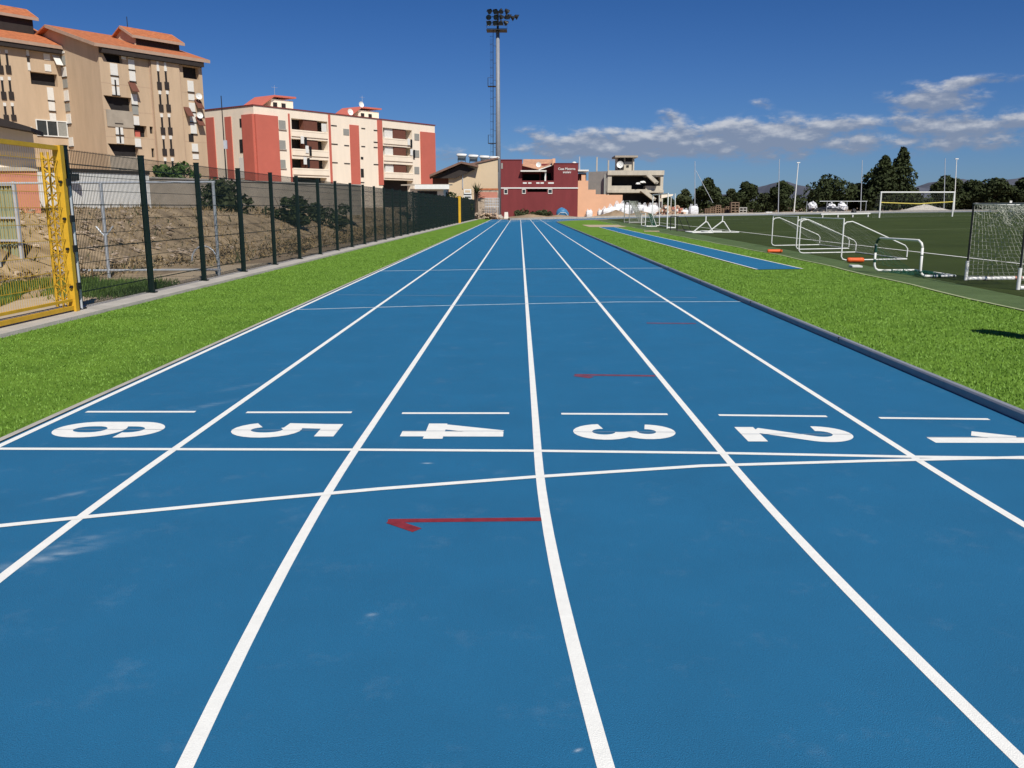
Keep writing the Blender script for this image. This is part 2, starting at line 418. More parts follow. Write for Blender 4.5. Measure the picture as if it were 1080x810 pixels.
strip('turf_edge_line', M['pale'], lambda y: tkx(y), lambda y: tkx(y)+.075, ysB[4:], .004)
strip('turf_margin', M['dullturf'], lambda y: tkx(y)+.03, pe, axis([(-8,107,80)]), -.010, 2)
far_l = lambda y: max(pe(y), inner(y)+.1)
strip('football_pitch', M['pitch'], far_l, lambda y: 2*XC-max(inner(y),11)-.1, axis([(-8,89.8,12),(89.8,124,14)]), -.006, 8)
def pl_line(name, p, w, dz=.004, m='line'):
    b = MB(); ribbon(b, sub(p, 8), w, dz); o = b.build(name, M[m]); return struct(o)
pl_line('pitch_sideline', [(13.6,-5),(13.6,96)], .11)
pl_line('pitch_goal_line', [(13.7,96),(67,96)], .12)
pl_line('penalty_area_line', [(20,79.5),(60,79.5)], .12, .004, 'pale')
pl_line('penalty_area_line', [(13.7,52.5),(67,52.5)], .12, .005, 'pale')
b = MB(); P = path_pts(RI+7.75, near=False)[22:]; A = offs(P,-.12); B_ = offs(P,.12)
for i in range(8, len(P)-1):
    for z0, z1, u, v in ((-.02,.24,B_,B_),(.24,.24,B_,A),(.24,-.02,A,A)):
        b.face([(*u[i],H(*P[i])+z0),(*v[i],H(*P[i])+z1),(*v[i+1],H(*P[i+1])+z1),(*u[i+1],H(*P[i+1])+z0)][::-1])
struct(b.build('kerb_outer', M['concrete']))
# long jump runway and pit
b = MB(); b.face([(6.17,22.6,.0),(7.43,22.85,.0),(7.55,70,.0),(6.33,70,.0)]); run = struct(b.build('jump_runway', M['track']))
for xa, xb, ya in ((6.17,6.33,22.6),(7.43,7.55,22.85)):
    b = MB(); ribbon(b, sub([(xa,ya),(xb,70)],4), .055, .004); b.build('runway_edge_line', M['line'], run)
b = MB(); b.face([(5.6,70.2,.002),(8.6,70.2,.002),(8.8,79,.002),(5.6,79,.002)]); struct(b.build('sand_pit', M['sand']))
# fence plinth
b = MB()
ys = axis([(-12,112,60)])
for ya, yb in zip(ys, ys[1:]):
    b.hexa([(fx(ya)-.12,ya,-.06),(fx(ya)+.35,ya,-.06),(fx(yb)+.35,yb,-.06),(fx(yb)-.12,yb,-.06)],
           [(fx(ya)-.12,ya,.06),(fx(ya)+.33,ya,.035),(fx(yb)+.33,yb,.035),(fx(yb)-.12,yb,.06)])
struct(b.build('kerb_strip', M['concrete']))
# path of pale dirt and green weeds behind the gate
b = MB(); b.face([(-9.2,-2,-.02),(-7.2,-2,-.02),(-7.0,26,-.02),(-8.6,24,-.02)]); struct(b.build('path', M['sand']))

# turf blades near the camera
def blades(name, reg, n, seed):
    rnd = random.Random(seed); b = MB(); k = 0
    while k < n:
        y = 4.0 + 46*rnd.random()**2.6; u = rnd.random(); l, r = reg(y)
        x = l + (r-l)*u; k += 1
        if name == 'turf_blades' and 6.1 < x < 7.6 and y > 22.4: continue
        h = rnd.uniform(.005,.016); a = rnd.uniform(0, 6.28); w = .0045+.0002*y; lx, ly = rnd.uniform(-.02,.02), rnd.uniform(-.02,.02)
        b.v += [(x-w*cos(a), y-w*sin(a), -.012), (x+w*cos(a), y+w*sin(a), -.012), (x+lx, y+ly, h)]
        i = len(b.v); b.f.append((i-3,i-2,i-1)); b.m.append(0)
    o = b.build(name, M['blade']); return o
o = blades('turf_blades', lambda y: (fx(y)+.36, outer(y)-.03), 85000, 3); tag(o, 'bright green artificial grass pile of the strip between fence and track', 'artificial grass', kind='stuff')
o = blades('turf_blades', lambda y: (inner(y)+.03, tkx(y)), 130000, 4); tag(o, 'bright green artificial grass pile inside the grey kerb rail', 'artificial grass', kind='stuff')

# ------------------------------------------------------------------ left fence, gate
NP = 38; yp = [13.2 + 2.6*i for i in range(NP)]
fence = thing('mesh_fence', 'long dark green welded mesh fence on square posts along the left of the track', 'fence', (fx(13.2), 13.2, 0))
b = MB(); x0 = fx(13.2); b.box(x0-.045,x0+.045,13.2-.035,13.2+.035,.0,2.47); b.box(x0-.05,x0+.05,13.2-.04,13.2+.04,2.47,2.49); b.box(x0-.08,x0+.08,13.2-.08,13.2+.08,.055,.07)
post0 = b.build('post', M['dkgreen'], fence)
b = MB(); L_ = 2.6; sl = (fx(15.8)-fx(13.2))/2.6
for i in range(1, 52):
    yy = 13.2+.035+i*(L_-.07)/52; xx = fx(yy); w = .0028
    b.box(xx-w,xx+w,yy-w,yy+w,.09,2.44)
for z in [.10,.30,.31,.52,.74,.96,.97,1.18,1.40,1.62,1.63,1.84,2.06,2.22,2.23,2.42]:
    b.box(fx(14.5)+.003,fx(14.5)+.010,13.24,15.76,z-.004,z+.004)
pan0 = b.build('mesh_panel', M['dkgreen'], fence)
for i in range(1, NP):
    c = post0.copy(); COL.objects.link(c); c.parent = fence; c.location = (fx(yp[i])-x0, yp[i]-13.2, 0)
    if i < NP-1:
        c = pan0.copy(); COL.objects.link(c); c.parent = fence; c.location = (fx(yp[i])-x0, yp[i]-13.2, 0)
# yellow post far down
yy = 84.6; xx = fx(yy)+.16
t_ = thing('gate_post', 'plain yellow gate post standing far down the dark green fence', 'post', (xx, yy, 0))
b = MB(); b.box(xx-.11,xx+.11,yy-.11,yy+.11,0,2.55); b.build('shaft', M['yellow'], t_)
b = MB(); b.box(xx-.13,xx+.13,yy-.13,yy+.13,2.55,2.60); b.box(xx-.85,xx-.13,yy-.05,yy+.05,2.42,2.5); b.build('cap', M['yellow'], t_)
# gate
gy1 = 12.95; gx1 = fx(gy1)+.05
gate = thing('yellow_gate', 'tall yellow steel gate with wire mesh infill and lattice end frame', 'gate', (gx1, gy1, 0))
b = MB(); b.box(gx1-.06,gx1+.06,gy1-.05,gy1+.05,.02,2.47); b.build('gate_post', M['yellow'], gate)
b = MB(); ga = 8.4; fxx = fx
def gbar(y0, y1, z0, z1, w=.03, dx=0.0):
    b.hexa([(fx(y0)+.05-w+dx,y0,z0),(fx(y0)+.05+w+dx,y0,z0),(fx(y1)+.05+w+dx,y1,z0),(fx(y1)+.05-w+dx,y1,z0)],
           [(fx(y0)+.05-w+dx,y0,z1),(fx(y0)+.05+w+dx,y0,z1),(fx(y1)+.05+w+dx,y1,z1),(fx(y1)+.05-w+dx,y1,z1)])
gbar(ga, gy1-.05, 2.40, 2.46); b.build('top_rail', M['yellow'], gate)
b = MB(); gbar(ga, gy1-.05, .075, .135); b.build('bottom_rail', M['yellow'], gate)
b = MB(); gbar(ga, gy1-.05, .20, .24, .02); b.build('bottom_rail', M['yellow'], gate)
b = MB(); yy = ga
while yy < gy1-.06:
    xx = fx(yy)+.05; b.box(xx-.0016,xx+.0016,yy-.0016,yy+.0016,.24,2.40); yy += .055
for z in [.46,.66,.90,1.12,1.35,1.58,1.80,2.02,2.25]:
    gbar(ga, gy1-.05, z-.004, z+.004, .004, .008)
b.build('wire_mesh', M['yellow'], gate)
b = MB()          # lattice end frame set back from the post
lx, ly = gx1-.20, gy1-.30
def P3(u, z): return (gx1-.05-.27*u, gy1-.02+.16*u, z)
b.tube([P3(1,.1),P3(1,2.38)], .025, 6); b.tube([P3(.5,.1),P3(.5,2.38)], .016, 6)
for i in range(13):
    z0 = .12+i*.17; b.tube([P3(0,z0),P3(1,z0+.17)], .012, 5); b.tube([P3(1,z0),P3(0,z0+.17)], .012, 5)
    b.tube([P3(0,z0+.10),P3(1,z0+.10)], .008, 5)
b.build('lattice_frame', M['yellow'], gate)
for z in (.42, .98, 1.42, 1.95):
    b = MB(); b.box(gx1-.04,gx1+.085,gy1+.02,gy1+.12,z-.05,z+.05); b.tube([(gx1+.03,gy1-.09,z),(gx1+.03,gy1+.19,z)], .022, 8); b.build('hinge', M['black'], gate)
b = MB(); b.box(gx1-.075,gx1-.03,gy1+.14,gy1+.24,.0,.42); b.tube([(gx1+.02,gy1+.19,.06),(gx1+.02,gy1+.19,2.0)], .02, 6); b.build('hinge_bar', M['steel'], gate)

# crossing pipe fence and the bank behind
pf = thing('pipe_fence', 'low galvanised pipe fence crossing behind the green mesh fence', 'fence', (-9.5, 20.3, 0))
for xx in (-12.2, -9.65, -7.05):
    b = MB(); z0 = H(xx); b.tube([(xx,20.3,z0-.05),(xx,20.3,2.15)], .035, 8); b.build('post', M['steel'], pf)
for z, m in ((2.12,'steel'),(.12,'steel')):
    b = MB(); b.tube([(-12.4 if z>1 else -11,20.3,z),(-7.0,20.3,z+.03)], .028, 8); b.build('rail', M[m], pf)
b = MB()
b.tube([(-7.35-.3*cos(i*pi/8),20.25,.35+.35*sin(i*pi/8)) for i in range(9)], .018, 6); b.build('hoop', M['steel'], pf)
b = MB(); b.tube([(-9.65,20.3,.9),(-9.85,20.3,1.15)], .02, 6); b.tube([(-9.65,20.3,.9),(-9.45,20.3,1.15)], .02, 6)
b.build('brace', M['steel'], pf)

# boundary wall on the bank
def wallrun(name, A, B, z0, z1, th, m, label, capm=None, caph=.10):
    L = sqrt((B[0]-A[0])**2+(B[1]-A[1])**2); e = ((B[0]-A[0])/L,(B[1]-A[1])/L); n = (e[1],-e[0])
    root = thing(name, label, 'wall', (A[0],A[1],z0))
    b = MB(); b.obox(A,e,n,0,L,-th,0,z0,z1); b.build('wall', m, root)
    if capm: b = MB(); b.obox(A,e,n,-.02,L+.02,-th-.05,.05,z1,z1+caph); b.build('coping', capm, root)
    return root
wa = (-23.6,41.2); wb = (-11.6,64.5); wl = sqrt(12**2+23.3**2); we = (12/wl, 23.3/wl)
def wpt(s): return (wa[0]+we[0]*s, wa[1]+we[1]*s)
wallrun('white_wall', wa, wpt(7.6), 1.0, 3.3, .25, M['white'], 'whitewashed yard wall with dark coping above the dry bank', M['eave'], .16)
wallrun('grey_wall', wpt(7.62), wb, 1.0, 3.1, .25, M['greyconc'], 'bare grey rendered yard wall continuing past the white wall', M['concrete'], .08)
p = wpt(2.9)
o = thing('wall_lamp', 'small black box lamp hanging under the white wall coping', 'lamp', (p[0]+.2,p[1]-.1,2.9))
b = MB(); b.hexa([(p[0]-.1,p[1]-.42,2.85),(p[0]+.5,p[1]-.2,2.85),(p[0]+.45,p[1]-.0,2.9),(p[0]-.1,p[1]-.1,2.9)],[(p[0]-.1,p[1]-.42,3.15),(p[0]+.5,p[1]-.2,3.15),(p[0]+.45,p[1]-.0,3.2),(p[0]-.1,p[1]-.1,3.2)]); b.build('housing', M['black'], o)
b = MB(); b.tube([(p[0]+.1,p[1]-.05,3.1),(p[0]+.1,p[1]-.1,3.38)], .03, 6); b.build('bracket', M['black'], o)

# ------------------------------------------------------------------ plants
def leafcloud(b, clumps, n, size, rnd, flat=.6):
    for _ in range(n):
        c, r = clumps[rnd.randrange(len(clumps))]
        while True:
            v = Vector((rnd.uniform(-1,1),rnd.uniform(-1,1),rnd.uniform(-1,1)))
            if .05 < v.length < 1: break
        v = v.normalized()*(v.length**.45)
        p = Vector(c) + Vector((v.x*r, v.y*r, v.z*r*.85))
        s = size*rnd.uniform(.6,1.35)
        a = Vector((rnd.gauss(0,1),rnd.gauss(0,1),rnd.gauss(0,1))).normalized()
        nn = (v*1.0 + Vector((rnd.gauss(0,1),rnd.gauss(0,1),rnd.gauss(0,1)))*.7 + Vector((0,0,.3))).normalized()
        u = nn.cross(a).normalized(); w = nn.cross(u)
        i = len(b.v)
        b.v += [tuple(p-u*s), tuple(p+w*s*.55), tuple(p+u*s), tuple(p-w*s*.55)]
        b.f.append((i,i+1,i+2,i+3)); b.m.append(0)
def tree(label, base, h, w, seed, leafm='leaf', n=2600, trunk=.25, tall=False, cat='tree', name='leafy_tree', group='trees beyond the far track bend', leaf=None):
    rnd = random.Random(seed); root = thing(name, label, cat, base, group)
    b = MB(); th = h*.62; lean = rnd.uniform(-.05,.05)*h
    b.tube([(base[0],base[1],base[2]-.2),(base[0]+lean*.3,base[1],base[2]+th*.45),(base[0]+lean,base[1],base[2]+th)], [h*.030,h*.022,h*.008], 7)
    cl = []
    nb = 9 if not tall else 15
    for i in range(nb):
        if tall:
            f = i/(nb-1); zz = base[2]+h*(.16+.78*f); r = w*(.30*(1-f)**.6+.09); a = rnd.uniform(0,6.28)
            d = w*.30*(1-f*.85)*rnd.uniform(.3,1)
        else:
            zz = base[2]+h*rnd.uniform(.26,.80); r = w*rnd.uniform(.17,.27); a = 6.28*i/nb+rnd.uniform(-.4,.4)
            f = (zz-base[2])/h; d = w*.5*rnd.uniform(.35,.66)*(1.15-abs(f-.45)*1.0)
        c = (base[0]+d*cos(a)+lean, base[1]+d*sin(a), zz); cl.append((c, r))
        s0 = (base[0]+lean*.5, base[1], base[2]+h*(.22+.35*rnd.random()))
        b.tube([s0, ((s0[0]+c[0])/2, (s0[1]+c[1])/2, (s0[2]+c[2])/2+.1*h*.3), c], [h*.010,h*.007,h*.003], 5)
    cl.append(((base[0]+lean,base[1],base[2]+h*(.84 if not tall else .97)), w*(.19 if not tall else .07)))
    cl.append(((base[0]+lean,base[1],base[2]+h*.55), w*.30)); cl.append(((base[0],base[1],base[2]+h*.30), w*.33))
    b.build('trunk', M['bark'], root)
    b = MB(); leafcloud(b, cl, n, leaf or max(.16, h*.035), rnd); b.build('crown', M[leafm], root)
    return root
def shrub(label, base, h, w, seed, leafm='leaf3', n=900, leaf=.09, group=None, dep=None):
    rnd = random.Random(seed); root = thing('shrub', label, 'shrub', base, group); dep = dep or w
    b = MB()
    for i in range(5):
        a = 6.28*i/5; b.tube([(base[0],base[1],base[2]-.1),(base[0]+w*.25*cos(a),base[1]+dep*.2*sin(a),base[2]+h*.5),(base[0]+w*.36*cos(a),base[1]+dep*.3*sin(a),base[2]+h*.85)], [.03,.02,.008], 5)
    b.build('stem', M['bark'], root)
    cl = []
    for i in range(13):
        a = rnd.uniform(0,6.28); d = rnd.random()**.6*1.25
        cl.append(((base[0]+w*.36*d*cos(a), base[1]+dep*.3*d*sin(a), base[2]+h*rnd.uniform(.10,.74)), min(w,h)*rnd.uniform(.18,.34)))
    b = MB(); leafcloud(b, cl, n, leaf, rnd); b.build('foliage', M[leafm], root); return root

TREES = [ # px, top y, width px, Y, leaf, tall, label
 (703,205,16,168,'leaf',0,'small dark tree peeping out right beside the raw concrete building'),
 (722,198,20,158,'leaf2',0,'olive green bush-like tree between the concrete building and the first thin pole'),
 (747,186,29,150,'leaf',0,'round dark tree beside the first thin pole and its slanting guy wire'),
 (770,197,18,166,'leaf2',0,'low pale olive tree left of the tree behind the crates'),
 (784,190,27,152,'leaf',0,'dark round tree directly behind the stacked wooden crates'),
 (807,203,20,170,'leaf2',0,'low tree under the small grey hill peak'),
 (823,189,25,150,'leaf',0,'dark tree that the second thin pole crosses'),
 (873,186,52,150,'leaf',0,'broad domed dark tree behind the white sacks'),
 (906,193,30,156,'leaf',0,'low dark tree between the broad dome and the tall twin peaked tree'),
 (931,164,34,148,'leaf',1,'shorter left peak of the tall dark evergreen pair'),
 (945,155,34,150,'leaf',1,'tallest dark evergreen of the line, above the football goal'),
 (925,178,46,153,'leaf',0,'wide dark tree at the foot of the tall evergreen pair'),
 (957,193,22,151,'leaf',0,'short dark tree on the right shoulder of the tall evergreen pair'),
 (997,184,32,150,'leaf',0,'dark tree behind the right upright of the white football goal'),
 (1022,190,34,154,'leaf',0,'second dark tree right of the white football goal'),
 (1047,189,38,151,'leaf',0,'wide dark tree above the near netted goal'),
 (1077,187,34,150,'leaf',0,'dark tree cut by the right edge of the photo'),
 (1015,200,36,166,'leaf2',0,'low olive tree showing between the dark trees right of the goal'),
]
for i, (px, ty, wpx, Y, lm, tall, lab) in enumerate(TREES):
    p = aty(px, 215, Y); z0 = H(p.x); top = aty(px, ty, Y).z; w = wpx*Y/FPX
    tree(lab, (p.x, Y, z0-.1), top-z0, w*1.05, 100+i, lm, 3000 if wpx > 24 else 1800, tall=bool(tall), leaf=.30)
# hedge/undergrowth belt beyond the trees
b = MB(); rnd = random.Random(5); cl = []
for i in range(90):
    px = 700+400*i/90+rnd.uniform(-3,3); Y = rnd.uniform(158,176); p = aty(px, 215, Y); cl.append(((p.x, Y, H(p.x)+rnd.uniform(.6,2.0)), rnd.uniform(1.0,1.9)))
leafcloud(b, cl, 9000, .34, rnd); tag(b.build('undergrowth', M['leaf']), 'dark tangled undergrowth filling the gaps under the far trees', 'undergrowth', kind='stuff')
# weeds on the bank
b = MB(); rnd = random.Random(11)
for i in range(24000):
    Y = 9 + 75*rnd.random()**1.3; x = -8.3 - 14*rnd.random(); 
    if x > -9.6 and Y < 24: continue
    z = H(x)-.06; h = rnd.uniform(.04,.17)*(1.0 if rnd.random() < .9 else 2.2)*(.5+.9*abs(sin(x*.9+Y*.35))); a = rnd.uniform(0,6.28); w = rnd.uniform(.008,.022)*(1+Y*.02)
    k = len(b.v); tx, ty_ = rnd.uniform(-.2,.2), rnd.uniform(-.2,.2)
    b.v += [(x-w*cos(a),Y-w*sin(a),z),(x+w*cos(a),Y+w*sin(a),z),(x+tx,Y+ty_,z+h)]; b.f.append((k,k+1,k+2)); b.m.append(0 if rnd.random() < .80 else 1)
cl = []
for i in range(150):
    Y = 14+60*rnd.random()**1.2; x = fx(Y)-.9-3.6*rnd.random(); 
    if x > -9.4 and Y < 23: continue
    cl.append(((x,Y,H(x)+.05), rnd.uniform(.10,.34)))
j0 = len(b.f); leafcloud(b, cl, 9000, .045, rnd)
for q in range(j0, len(b.f)): b.m[q] = 2 if rnd.random() < .45 else 0
tag(b.build('dry_weeds', [M['dry'], M['leaf2'], M['bark']]), 'dry yellow brown weeds covering the bank behind the mesh fence', 'weeds', kind='stuff')
b = MB(); rnd = random.Random(12)
for i in range(9000):
    Y = 12+7.5*rnd.random(); x = -8.9 - .9*rnd.random()-.07*(Y-12)-.5*sin(Y*.8)
    h = rnd.uniform(.03,.13); a = rnd.uniform(0,6.28); w = .012; k = len(b.v)
    b.v += [(x-w*cos(a),Y-w*sin(a),-.05),(x+w*cos(a),Y+w*sin(a),-.05),(x+rnd.uniform(-.08,.08),Y+rnd.uniform(-.08,.08),h)]; b.f.append((k,k+1,k+2)); b.m.append(0)
for i in range(7000):
    q = ground(72+95*rnd.random(), 311-13*rnd.random()); q.x += rnd.gauss(0,.25); q.y += rnd.gauss(0,.35)
    if q.x > fx(q.y)-.35: continue
    h = rnd.uniform(.03,.14); a = rnd.uniform(0,6.28); w = .013; k = len(b.v)
    b.v += [(q.x-w*cos(a),q.y-w*sin(a),-.05),(q.x+w*cos(a),q.y+w*sin(a),-.05),(q.x+rnd.uniform(-.08,.08),q.y+rnd.uniform(-.08,.08),h)]; b.f.append((k,k+1,k+2)); b.m.append(0)
tag(b.build('green_weeds', M['leaf3']), 'strip of dark green weeds along the dirt path behind the gate', 'weeds', kind='stuff')
for lab, px, Y, h, w, sd, lm in [
  ('grey green bush before the grey wall behind the third fence post', 236, 46, 2.0, 2.2, 41, 'leaf2'),
  ('dark bush before the grey wall between the fifth and sixth fence posts', 307, 50, 1.9, 2.9, 42, 'leaf'),
  ('taller olive bush near the far end of the grey wall', 345, 57, 1.8, 2.4, 43, 'leaf2')]:
    p = aty(px, 200, Y); shrub(lab, (p.x, Y, H(p.x)-.05), h, w, sd, lm, 1300, .13)
p = aty(186, 185, 52); shrub('bright green creeper spilling over the top of the yard wall', (p.x, 51.5, 2.6), 1.6, 3.4, 44, 'leaf3', 1500, .13, dep=1.0)
# rubble stones on the bank
rnd = random.Random(21)
b = MB()
for i in range(260):
    Y = rnd.uniform(13,34); x = rnd.uniform(-15,-10.6); s = rnd.uniform(.03,.12)
    b.blob((x,Y,H(x)+s*.2), s*1.3, s, s*.8, i, 6, .35)
tag(b.build('rubble_stones', M['stone']), 'scattered broken brick and stone on the dry bank behind the gate', 'rubble', kind='stuff')

# ------------------------------------------------------------------ buildings
class Face:
    """vertical facade frame: origin P, e to the viewer's right, n outward"""
    def __init__(s, P, e, n): s.P = P; s.e = e; s.n = n
    def uz(s, px, py, off=0.0):
        d = ray(px, py); P = (s.P[0]+s.n[0]*off, s.P[1]+s.n[1]*off)
        t = ((P[0]-EYE.x)*s.n[0]+(P[1]-EYE.y)*s.n[1])/(d.x*s.n[0]+d.y*s.n[1]); q = EYE+d*t
        return ((q.x-P[0])*s.e[0]+(q.y-P[1])*s.e[1], q.z)
    def q(s, u, d, z): return (s.P[0]+s.e[0]*u+s.n[0]*d, s.P[1]+s.e[1]*u+s.n[1]*d, z)
    def rect(s, xa, xb, ya, yb, off=0.0):
        m = (ya+yb)/2; u0 = s.uz(xa, m, off)[0]; u1 = s.uz(xb, m, off)[0]; xm = (xa+xb)/2
        return u0, u1, s.uz(xm, yb, off)[1], s.uz(xm, ya, off)[1]
    def box(s, mb, u0, u1, z0, z1, d0, d1, m=0): mb.obox(s.P, s.e, s.n, u0, u1, d0, d1, z0, z1, m)
    def facade(s, mb, W, z0, z1, ops, depth=1.4, wedge=()):
        us = sorted({0.0, W, *[o[0] for o in ops], *[o[1] for o in ops]}); zs = sorted({z0, z1, *[o[2] for o in ops], *[o[3] for o in ops]})
        us = [u for u in us if 0 <= u <= W]; zs = [z for z in zs if z0 <= z <= z1]
        def isop(u, z):
            for o in ops:
                if o[0] < u < o[1] and o[2] < z < o[3]: return o
            return None
        def cell(i, j):
            if i < 0 or j < 0 or i >= len(us)-1 or j >= len(zs)-1: return None
            return isop((us[i]+us[i+1])/2, (zs[j]+zs[j+1])/2)
        for i in range(len(us)-1):
            for j in range(len(zs)-1):
                a, c, z, y = us[i], us[i+1], zs[j], zs[j+1]; o = cell(i, j)
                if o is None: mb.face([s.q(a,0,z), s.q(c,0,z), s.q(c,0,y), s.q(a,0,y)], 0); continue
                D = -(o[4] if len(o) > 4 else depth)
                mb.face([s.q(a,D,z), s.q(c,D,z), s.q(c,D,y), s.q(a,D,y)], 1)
                if cell(i-1,j) is None: mb.face([s.q(a,0,z), s.q(a,D,z), s.q(a,D,y), s.q(a,0,y)], 0)
                if cell(i+1,j) is None: mb.face([s.q(c,D,z), s.q(c,0,z), s.q(c,0,y), s.q(c,D,y)], 0)
                if cell(i,j-1) is None: mb.face([s.q(a,0,z), s.q(c,0,z), s.q(c,D,z), s.q(a,D,z)], 0)
                if cell(i,j+1) is None: mb.face([s.q(a,D,y), s.q(c,D,y), s.q(c,0,y), s.q(a,0,y)], 0)
    def shell(s, mb, W, dep, z0, z1, top=True, left=True):
        q = s.q
        if left: mb.face([q(0,-dep,z0), q(0,0,z0), q(0,0,z1), q(0,-dep,z1)])
        mb.face([q(W,0,z0), q(W,-dep,z0), q(W,-dep,z1), q(W,0,z1)]); mb.face([q(W,-dep,z0), q(0,-dep,z0), q(0,-dep,z1), q(W,-dep,z1)])
        if top: mb.face([q(0,0,z1), q(W,0,z1), q(W,-dep,z1), q(0,-dep,z1)])
def dish(parent, c, r, d):
    b = MB(); d = Vector(d).normalized(); c = Vector(c)
    b.tube([c, c+d*r*.12, c+d*r*.34], [r*.25, r*.75, r], 14, caps=False); b.tube([c+d*r*.02, c+d*r*.05],[r*.25,r*.02],14)
    b.tube([c, c-d*r*.5+Vector((0,0,-r*1.2))], r*.07, 5)
    return b.build('satellite_dish', M['white'], parent, smooth=True)

E1 = (.585,.811); N1 = (.811,-.585); E2 = (.811,-.585); N2 = (-.585,-.811)   # front faces and left faces
# ---- coral and cream block
_c = aty(267,111,130); RX, RZ = _c.x, _c.z
RB = thing('coral_apartment_block', 'cream four storey apartment block with coral red panels and brown balcony shutters', 'apartment block', (RX,130,1.4))
F = Face((RX,130), E1, N1); Z0 = 1.2; Z1 = RZ; WID = F.uz(458.5,134)[0]
ops = []
R = F.rect
lg = [(307.5,345.5,126.5,138.5),(307.5,346,147.5,158.2),(308,346.5,168.2,178.2)]
lg2 = [(404,434.5,136.5,147),(404,435,154.2,164.6),(405,435.5,172,182)]
lev = []
for (xa,xb,ya,yb) in lg: u0,u1,z0,z1 = R(xa,xb,ya,yb); ops.append((u0,u1,z0,z1,1.5)); lev.append((z0,z1))
for k,(xa,xb,ya,yb) in enumerate(lg2): u0,u1,_,_ = R(xa,xb,ya,yb); ops.append((u0,u1,lev[k][0],lev[k][1],1.5))
og = R(308,345,187,200); ops.append((og[0],og[1],1.5,og[3],1.5)); og = R(404,436,190,200); ops.append((og[0],og[1],1.5,og[3],1.5))
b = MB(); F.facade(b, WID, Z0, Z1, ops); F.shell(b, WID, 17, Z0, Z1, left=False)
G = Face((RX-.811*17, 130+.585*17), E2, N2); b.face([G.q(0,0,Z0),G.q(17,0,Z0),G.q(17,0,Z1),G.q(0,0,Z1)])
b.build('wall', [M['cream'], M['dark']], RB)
b = MB(); F.box(b,-.12,WID+.12,Z1,Z1+.13,-.3,.12); G.box(b,0,16.97,Z1+.002,Z1+.128,-.3,.12); b.build('roof_coping', M['maroon'], RB)
def panel(Fc, name, xa, xb, ya, yb, t, m, root, zr=None):
    b = MB(); u0,u1,z0,z1 = Fc.rect(xa,xb,ya,yb)
    if zr: z0, z1 = zr
    Fc.box(b,u0,u1,z0,z1,.003,t); return b.build(name, m, root)
zt = F.uz(280,121.5)[1]
b = MB(); u1 = F.uz(293,150)[0]; F.box(b,0,u1,Z0,zt,.003,.35); ug = G.uz(258,150)[0]; G.box(b,ug,17-.0,Z0+.002,zt-.002,.003,.35); b.build('red_panel', M['redpaint'], RB)
panel(F,'red_panel',369.5,379,132,195,.12,M['redpaint'],RB); panel(F,'red_panel',398.5,403.5,127,195,.12,M['redpaint'],RB)
panel(F,'red_panel',443.5,458.2,140,195,.30,M['redpaint'],RB,(Z0,F.uz(450,139.5)[1]))
panel(F,'red_panel',305.3,307,120,195,.08,M['redpaint'],RB); panel(F,'red_panel',347.3,349.5,121,195,.08,M['redpaint'],RB)
panel(G,'red_panel',215,228,124,196,.12,M['redpaint'],RB); panel(G,'red_panel',239.5,246,123,196,.12,M['redpaint'],RB)
for (z0,z1) in lev:
    for pxr, k in (((307.5,345.5),0),((404,434.5),1)):
        ua = F.uz(pxr[0],150)[0]; ub = F.uz(pxr[1],150)[0]; w = ub-ua
        b = MB()
        if k == 0: F.box(b,ua+w*.36,ua+w*.74,z0,z1-.02,-1.2,-.15)
        else: F.box(b,ua+w*.38,ua+w*.80,z0,z1-.02,-1.2,-.15)
        b.build('shutter', M['brownpanel'], RB)
        if k == 1: b = MB(); F.box(b,ua+w*.10,ua+w*.37,z0+.02,z1-.05,-1.1,-.3); b.build('blind', M['shutter'], RB)
        b = MB(); F.box(b,ua,ub,z0-.92,z0+.06,.003,.14); F.box(b,ua,ub,z0-.16,z0-.02,.14,.17); b.build('balcony_parapet', M['cream'], RB)
wm = lambda xa,xb,ya,yb,m,Fc=F,t=.06: panel(Fc,'window',xa,xb,ya,yb,t,M[m],RB)
for ya,yb in ((127,136),(148,157),(168.5,177)):
    w = wm(294,301,ya,yb,'shutterg'); b = MB(); u0,u1,z0,z1 = R(294,301,ya,yb); F.box(b,u0-.1,u1+.1,z0-.15,z0-.02,.0,.16); b.build('sill', M['concrete'], w)
for ya,yb in ((141,148),(158.5,166),(176,183.5)): wm(437,442,ya,yb,'shutterg')
for xa,xb,ya,yb,m in ((362,368,136,142.5,'shutterg'),(363,368,153,154,'dark'),(363,369,172,173,'dark'),(339,344,130.5,139,'shutter'),(381,385,135,136,'dark'),(380.5,383,165.5,168,'dark'),(380.5,383.5,178,187,'dark'),(381,385,154,155,'dark'),(394,398,137,138,'dark'),(394,398,149.5,150.5,'dark'),(394,398,155,156,'dark'),(394,399,173,174,'dark'),(380,384,192,193,'dark'),(349,355,132,133,'dark'),(349,356,151.5,152.5,'dark'),(349,356,171,172,'dark')): wm(xa,xb,ya,yb,m)
for ya,yb,m in ((125,134,'dark'),(147,161,'dark'),(166,188,'shutter')): panel(G,'window',253,257.5,ya,yb,.06,M[m],RB)
